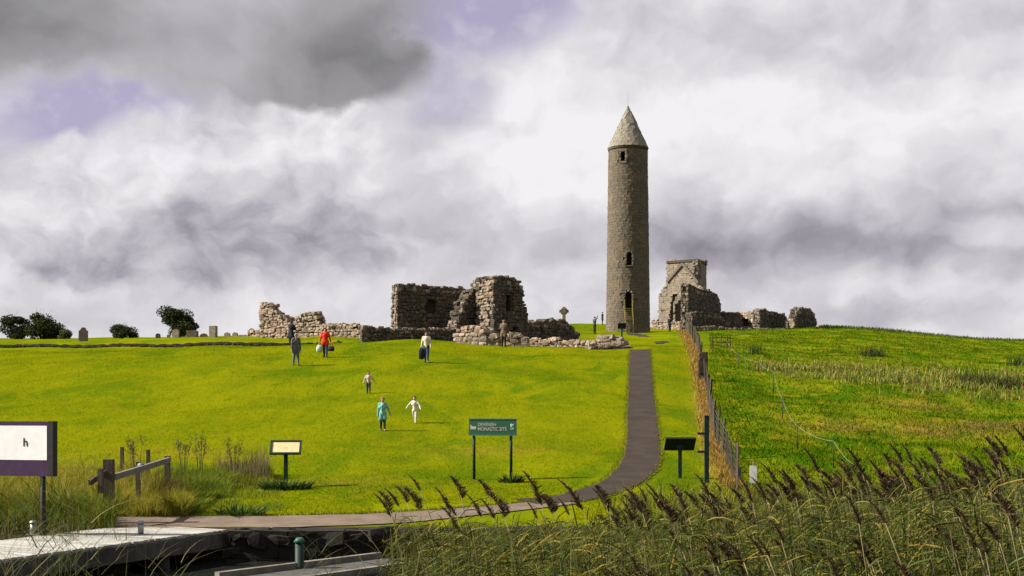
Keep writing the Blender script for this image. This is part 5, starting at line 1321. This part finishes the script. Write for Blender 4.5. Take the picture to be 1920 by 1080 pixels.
    # thin straggling reeds in front of the jetty
reed_bed()
PLUME = blade_mat('reed_plume', .15)
def plumed_reeds():
    protos = []
    for k in range(8):
        hgt = 2.0; lean = -.16 - .05 * random.random()
        pts_ = [Vector((lean * hgt * (t ** 1.8), 0, hgt * t)) for t in np.linspace(0, 1, 8)]
        sm = MB().tube(pts_, [.008 - .0006 * i for i in range(8)], 5); st = sm.build('stem', plain('reed_stem', (.14, .12, .05), .7, .3, 6)); sme = st.data; bpy.data.objects.remove(st)
        top = np.array(pts_[-1]); ax = np.array((pts_[-1] - pts_[-2]).normalized()); n = 300
        pl = random.uniform(.19, .29); t = rng.uniform(-.12, 1, n); b = top + ax * (t * pl)[:, None] + np.array([-1, 0, 0]) * (np.clip(t, 0, 1) ** 2 * .10)[:, None]
        az = rng.normal(math.pi, .9, n) if k % 3 else rng.normal(0, 1.3, n); ll = rng.uniform(.06, .15, n) * (1.15 - .75 * np.abs(t - .15)); tt = np.linspace(0, 1, 4)[None]
        dirh = np.stack([np.cos(az), np.sin(az), np.zeros(n)], 1); P = b[:, None, :] + dirh[:, None, :] * (ll[:, None] * .55 * tt ** .8)[..., None]; P[..., 2] += ll[:, None] * (tt * .75 - tt ** 2 * .35)
        sd_ = rng.normal(0, 1, (n, 3)); sd_ /= np.linalg.norm(sd_, axis=1)[:, None]
        V, F = ribbons(P, np.full((n, 4), .0065) * np.array([[.7, 1.2, 1, .3]]), sd_); C = np.repeat(pal(n, [(.066, .044, .022), (.115, .080, .040), (.18, .135, .07)], [.5, .35, .15]), 8, 0)
        pme = np_mesh('plume', V, F, PLUME, C)
        n = 7; t = rng.uniform(.45, .95, n); b = np.stack([lean * hgt * t ** 1.8, np.zeros(n), hgt * t], 1); az = rng.normal(0, 1.0, n); ll = rng.uniform(.25, .5, n); th = rng.uniform(.2, .9, n); tt = np.linspace(0, 1, 5)[None]
        dirh = np.stack([np.cos(az), np.sin(az), np.zeros(n)], 1); P = b[:, None, :] + dirh[:, None, :] * (ll[:, None] * np.cos(th)[:, None] * tt)[..., None]; P[..., 2] += ll[:, None] * (np.sin(th)[:, None] * tt - .4 * tt ** 2)
        sd_ = np.stack([-np.sin(az) * .5, np.cos(az) * .5, np.full(n, .6)], 1); V, F = ribbons(P, np.full((n, 5), .02) * np.array([[.5, 1, .9, .6, .06]]), sd_); C = np.repeat(pal(n, [(.06, .09, .02), (.10, .12, .04)]), 10, 0)
        protos.append((sme, pme, np_mesh('leaves', V, F, LEAF, C)))
    spots = []
    fixed = [(725, 925), (748, 930), (768, 905), (778, 900), (786, 918), (808, 882), (822, 900), (846, 925), (870, 930), (885, 955), (905, 935), (915, 895), (930, 930), (952, 925), (975, 930), (985, 905), (1012, 945), (1035, 930), (1060, 920), (1080, 935), (1105, 915), (1120, 905), (1150, 920)]
    for px, row in fixed: spots.append((px, row, random.uniform(13, 19)))
    for i in range(225):
        px = 1150 + 830 * random.random() ** .9; o = random.choice([-58, -46, -36, -26, -18, -10, -2, 4, 8]) + random.uniform(-8, 8) if i % 4 else random.uniform(15, 125)
        spots.append((px, float(reed_top(px)) + o, random.uniform(12, 21) if o < 15 else random.uniform(9.0, 10.5)))
    for px, row, d in spots:
        if 1385 < px < 1432 and row < 935: continue
        x = (px - 960) / FPX * d; zt = EYE + (HOR - row) / FPX * d - .22
        if zt < 1.0: continue
        s = zt / 2.0; sme, pme, lme = protos[random.randrange(8)]
        r = root('plumed_reed', 'tall reed with drooping dark brown plume rising from the reed bed', 'reed', (x + .18 * zt, d, 0), 'plumed reeds in the reed bed')
        r.rotation_euler = (random.gauss(0, .04), random.gauss(0, .06), random.gauss(0, .35)); 
        for nm, me in (('stem', sme), ('plume', pme), ('leaves', lme)):
            o = link(nm, me, r)
            if nm == 'plume':
                o.location = (0, 0, 0)
            o.scale = (1, 1, s) if nm == 'stem' else (1, 1, 1)
            if nm != 'stem': o.location = (0, 0, zt - 2.0)
            if nm == 'plume' and d >= 11: k = random.uniform(.7, 1.15); o.scale = (k, k, k); o.location = (-.36 * (1 - k), 0, zt - 2.0 * k)
            if nm == 'plume' and d < 11: k = random.uniform(.55, .75); o.scale = (k, k, k); o.location = (-.40 * (1 - k) * .95, 0, zt - 2.0 * k)
plumed_reeds()
def straggling_reeds():
    parts = []; n = 62; px = np.concatenate([rng.normal(110, 60, 34), rng.uniform(20, 420, 10), rng.uniform(520, 720, 18)]); d = rng.uniform(9, 15, n); x = (px - 960) / FPX * d
    row = np.interp(px, [0, 150, 300, 420, 700], [925, 920, 985, 1030, 1000]) + np.abs(rng.normal(0, 60, n)); zt = np.clip(EYE + (HOR - row) / FPX * d, .8, 2.9)
    b = np.stack([x, d, np.full(n, -.05)], 1); c = pal(n, [(.10, .11, .04), (.15, .14, .06), (.06, .08, .02)])
    parts.append(blades(b, zt, rng.normal(-.03, .05, n), rng.uniform(0, .1, n), np.full(n, .007), c, 6))
    idx = np.repeat(np.arange(n), 6); m = len(idx); bb = b[idx].copy(); bb[:, 2] = zt[idx] * rng.uniform(.5, 1, m)
    parts.append(blades(bb, rng.uniform(.2, .4, m), rng.uniform(.3, .9, m), rng.uniform(.2, .9, m), rng.uniform(.006, .011, m), c[idx], 5, az=rng.choice([0, math.pi], m) + rng.normal(0, .5, m)))
    stuff('straggling_reeds', parts, LEAF, 'sparse thin reeds standing in the water before the jetty', 'reeds')
straggling_reeds()

# ------------------------------------------------------------------ trees on the terrace
BARK = wood_mat('bark', (.05, .042, .032), (.09, .075, .06))
def tree(name, label, cat, px, d, w, hgt, n, cols, trunk_h=.35, skew=0.0, blobs=14, leaf=.10):
    g = gd(px, d); S = d / FPX; w = w * S; r = root(name, label, cat, g)
    tm = MB(); tops = []
    tm.tube([g - up * .1, g + up * hgt * .25, g + up * hgt * .55 + Vector((skew * .2, 0, 0))], [.16, .12, .07], 8)
    cents = []
    for k in range(blobs):
        a = 2 * math.pi * k / blobs * 2.4 + random.uniform(-.3, .3); q = random.uniform(.2, 1.0); zf = random.uniform(.14, .90)
        rr = w * .40 * math.sqrt(max(.05, 1 - ((zf - .32) / .68) ** 2)) * q
        c = g + Vector((math.cos(a) * rr + skew * zf, math.sin(a) * rr, hgt * zf)); cents.append((c, random.uniform(.12, .22) * w))
        tm.tube([g + up * hgt * .25, (g + up * hgt * .4).lerp(c, .5), c], [.06, .035, .012], 5)
    tm.build('trunk', BARK, r)
    P = []
    for c, rad in cents:
        m = n // blobs; v = rng.normal(0, 1, (m, 3)); v /= np.linalg.norm(v, axis=1)[:, None]; P.append(np.array(c) + v * (rad * rng.uniform(.25, 1.08, m) ** .6)[:, None] * np.array([1.15, 1.15, .8]))
    P = np.concatenate(P); P = P[P[:, 2] > g.z + .05]; m = len(P)
    c = pal(m, cols, var=.4); nn = rng.normal(0, 1, (m, 3)); nn /= np.linalg.norm(nn, axis=1)[:, None]; t2 = np.cross(nn, rng.normal(0, 1, (m, 3))); t2 /= np.linalg.norm(t2, axis=1)[:, None]; b2 = np.cross(nn, t2)
    s1 = (rng.uniform(.6, 1.3, m) * leaf)[:, None]; V = np.stack([P - t2 * s1, P - b2 * s1 * .55, P + t2 * s1, P + b2 * s1 * .55], 1).reshape(-1, 3); F = np.arange(4 * m).reshape(-1, 4)
    # stray twigs
    link('crown', np_mesh('crown', V - np.array(g), F, LEAF, np.repeat(c, 4, 0)), r)
    tw = MB()
    for k in range(26):
        c, rad = cents[random.randrange(len(cents))]; dv = Vector((random.gauss(0, 1), random.gauss(0, .6), random.gauss(.5, .6))).normalized(); tw.tube([c, c + dv * rad * 1.0, c + dv * rad * 1.7 + Vector((.05, 0, .03))], [.014, .010, .004], 4)
    tw.build('twig', BARK, r)
olive = [(.022, .034, .010), (.040, .050, .014), (.060, .062, .018), (.015, .022, .008)]
tree('hawthorn_tree', 'round dark hawthorn tree standing among the gravestones', 'tree', 336, 112, 86, 2.75, 9000, olive, blobs=22)
tree('hawthorn_bush', 'low dome-shaped bush alone between the ochre gravestone and round tree', 'bush', 229, 114, 54, 1.18, 5000, olive, blobs=16, leaf=.08)
tree('dark_thorn_tree', 'wide dark thorn tree rising above the terrace edge', 'tree', 84, 118, 82, 2.3, 8000, olive, blobs=20)
tree('dark_thorn_tree', 'dense dark thorn tree partly hidden by the wide one', 'tree', 30, 121, 70, 2.0, 6000, olive, blobs=16)
tree('pale_bush', 'small pale green bush at the foot of the wide thorn tree', 'bush', 122, 115, 34, .85, 2200, [(.07, .085, .03), (.10, .11, .045), (.05, .06, .02)], blobs=9, leaf=.07)
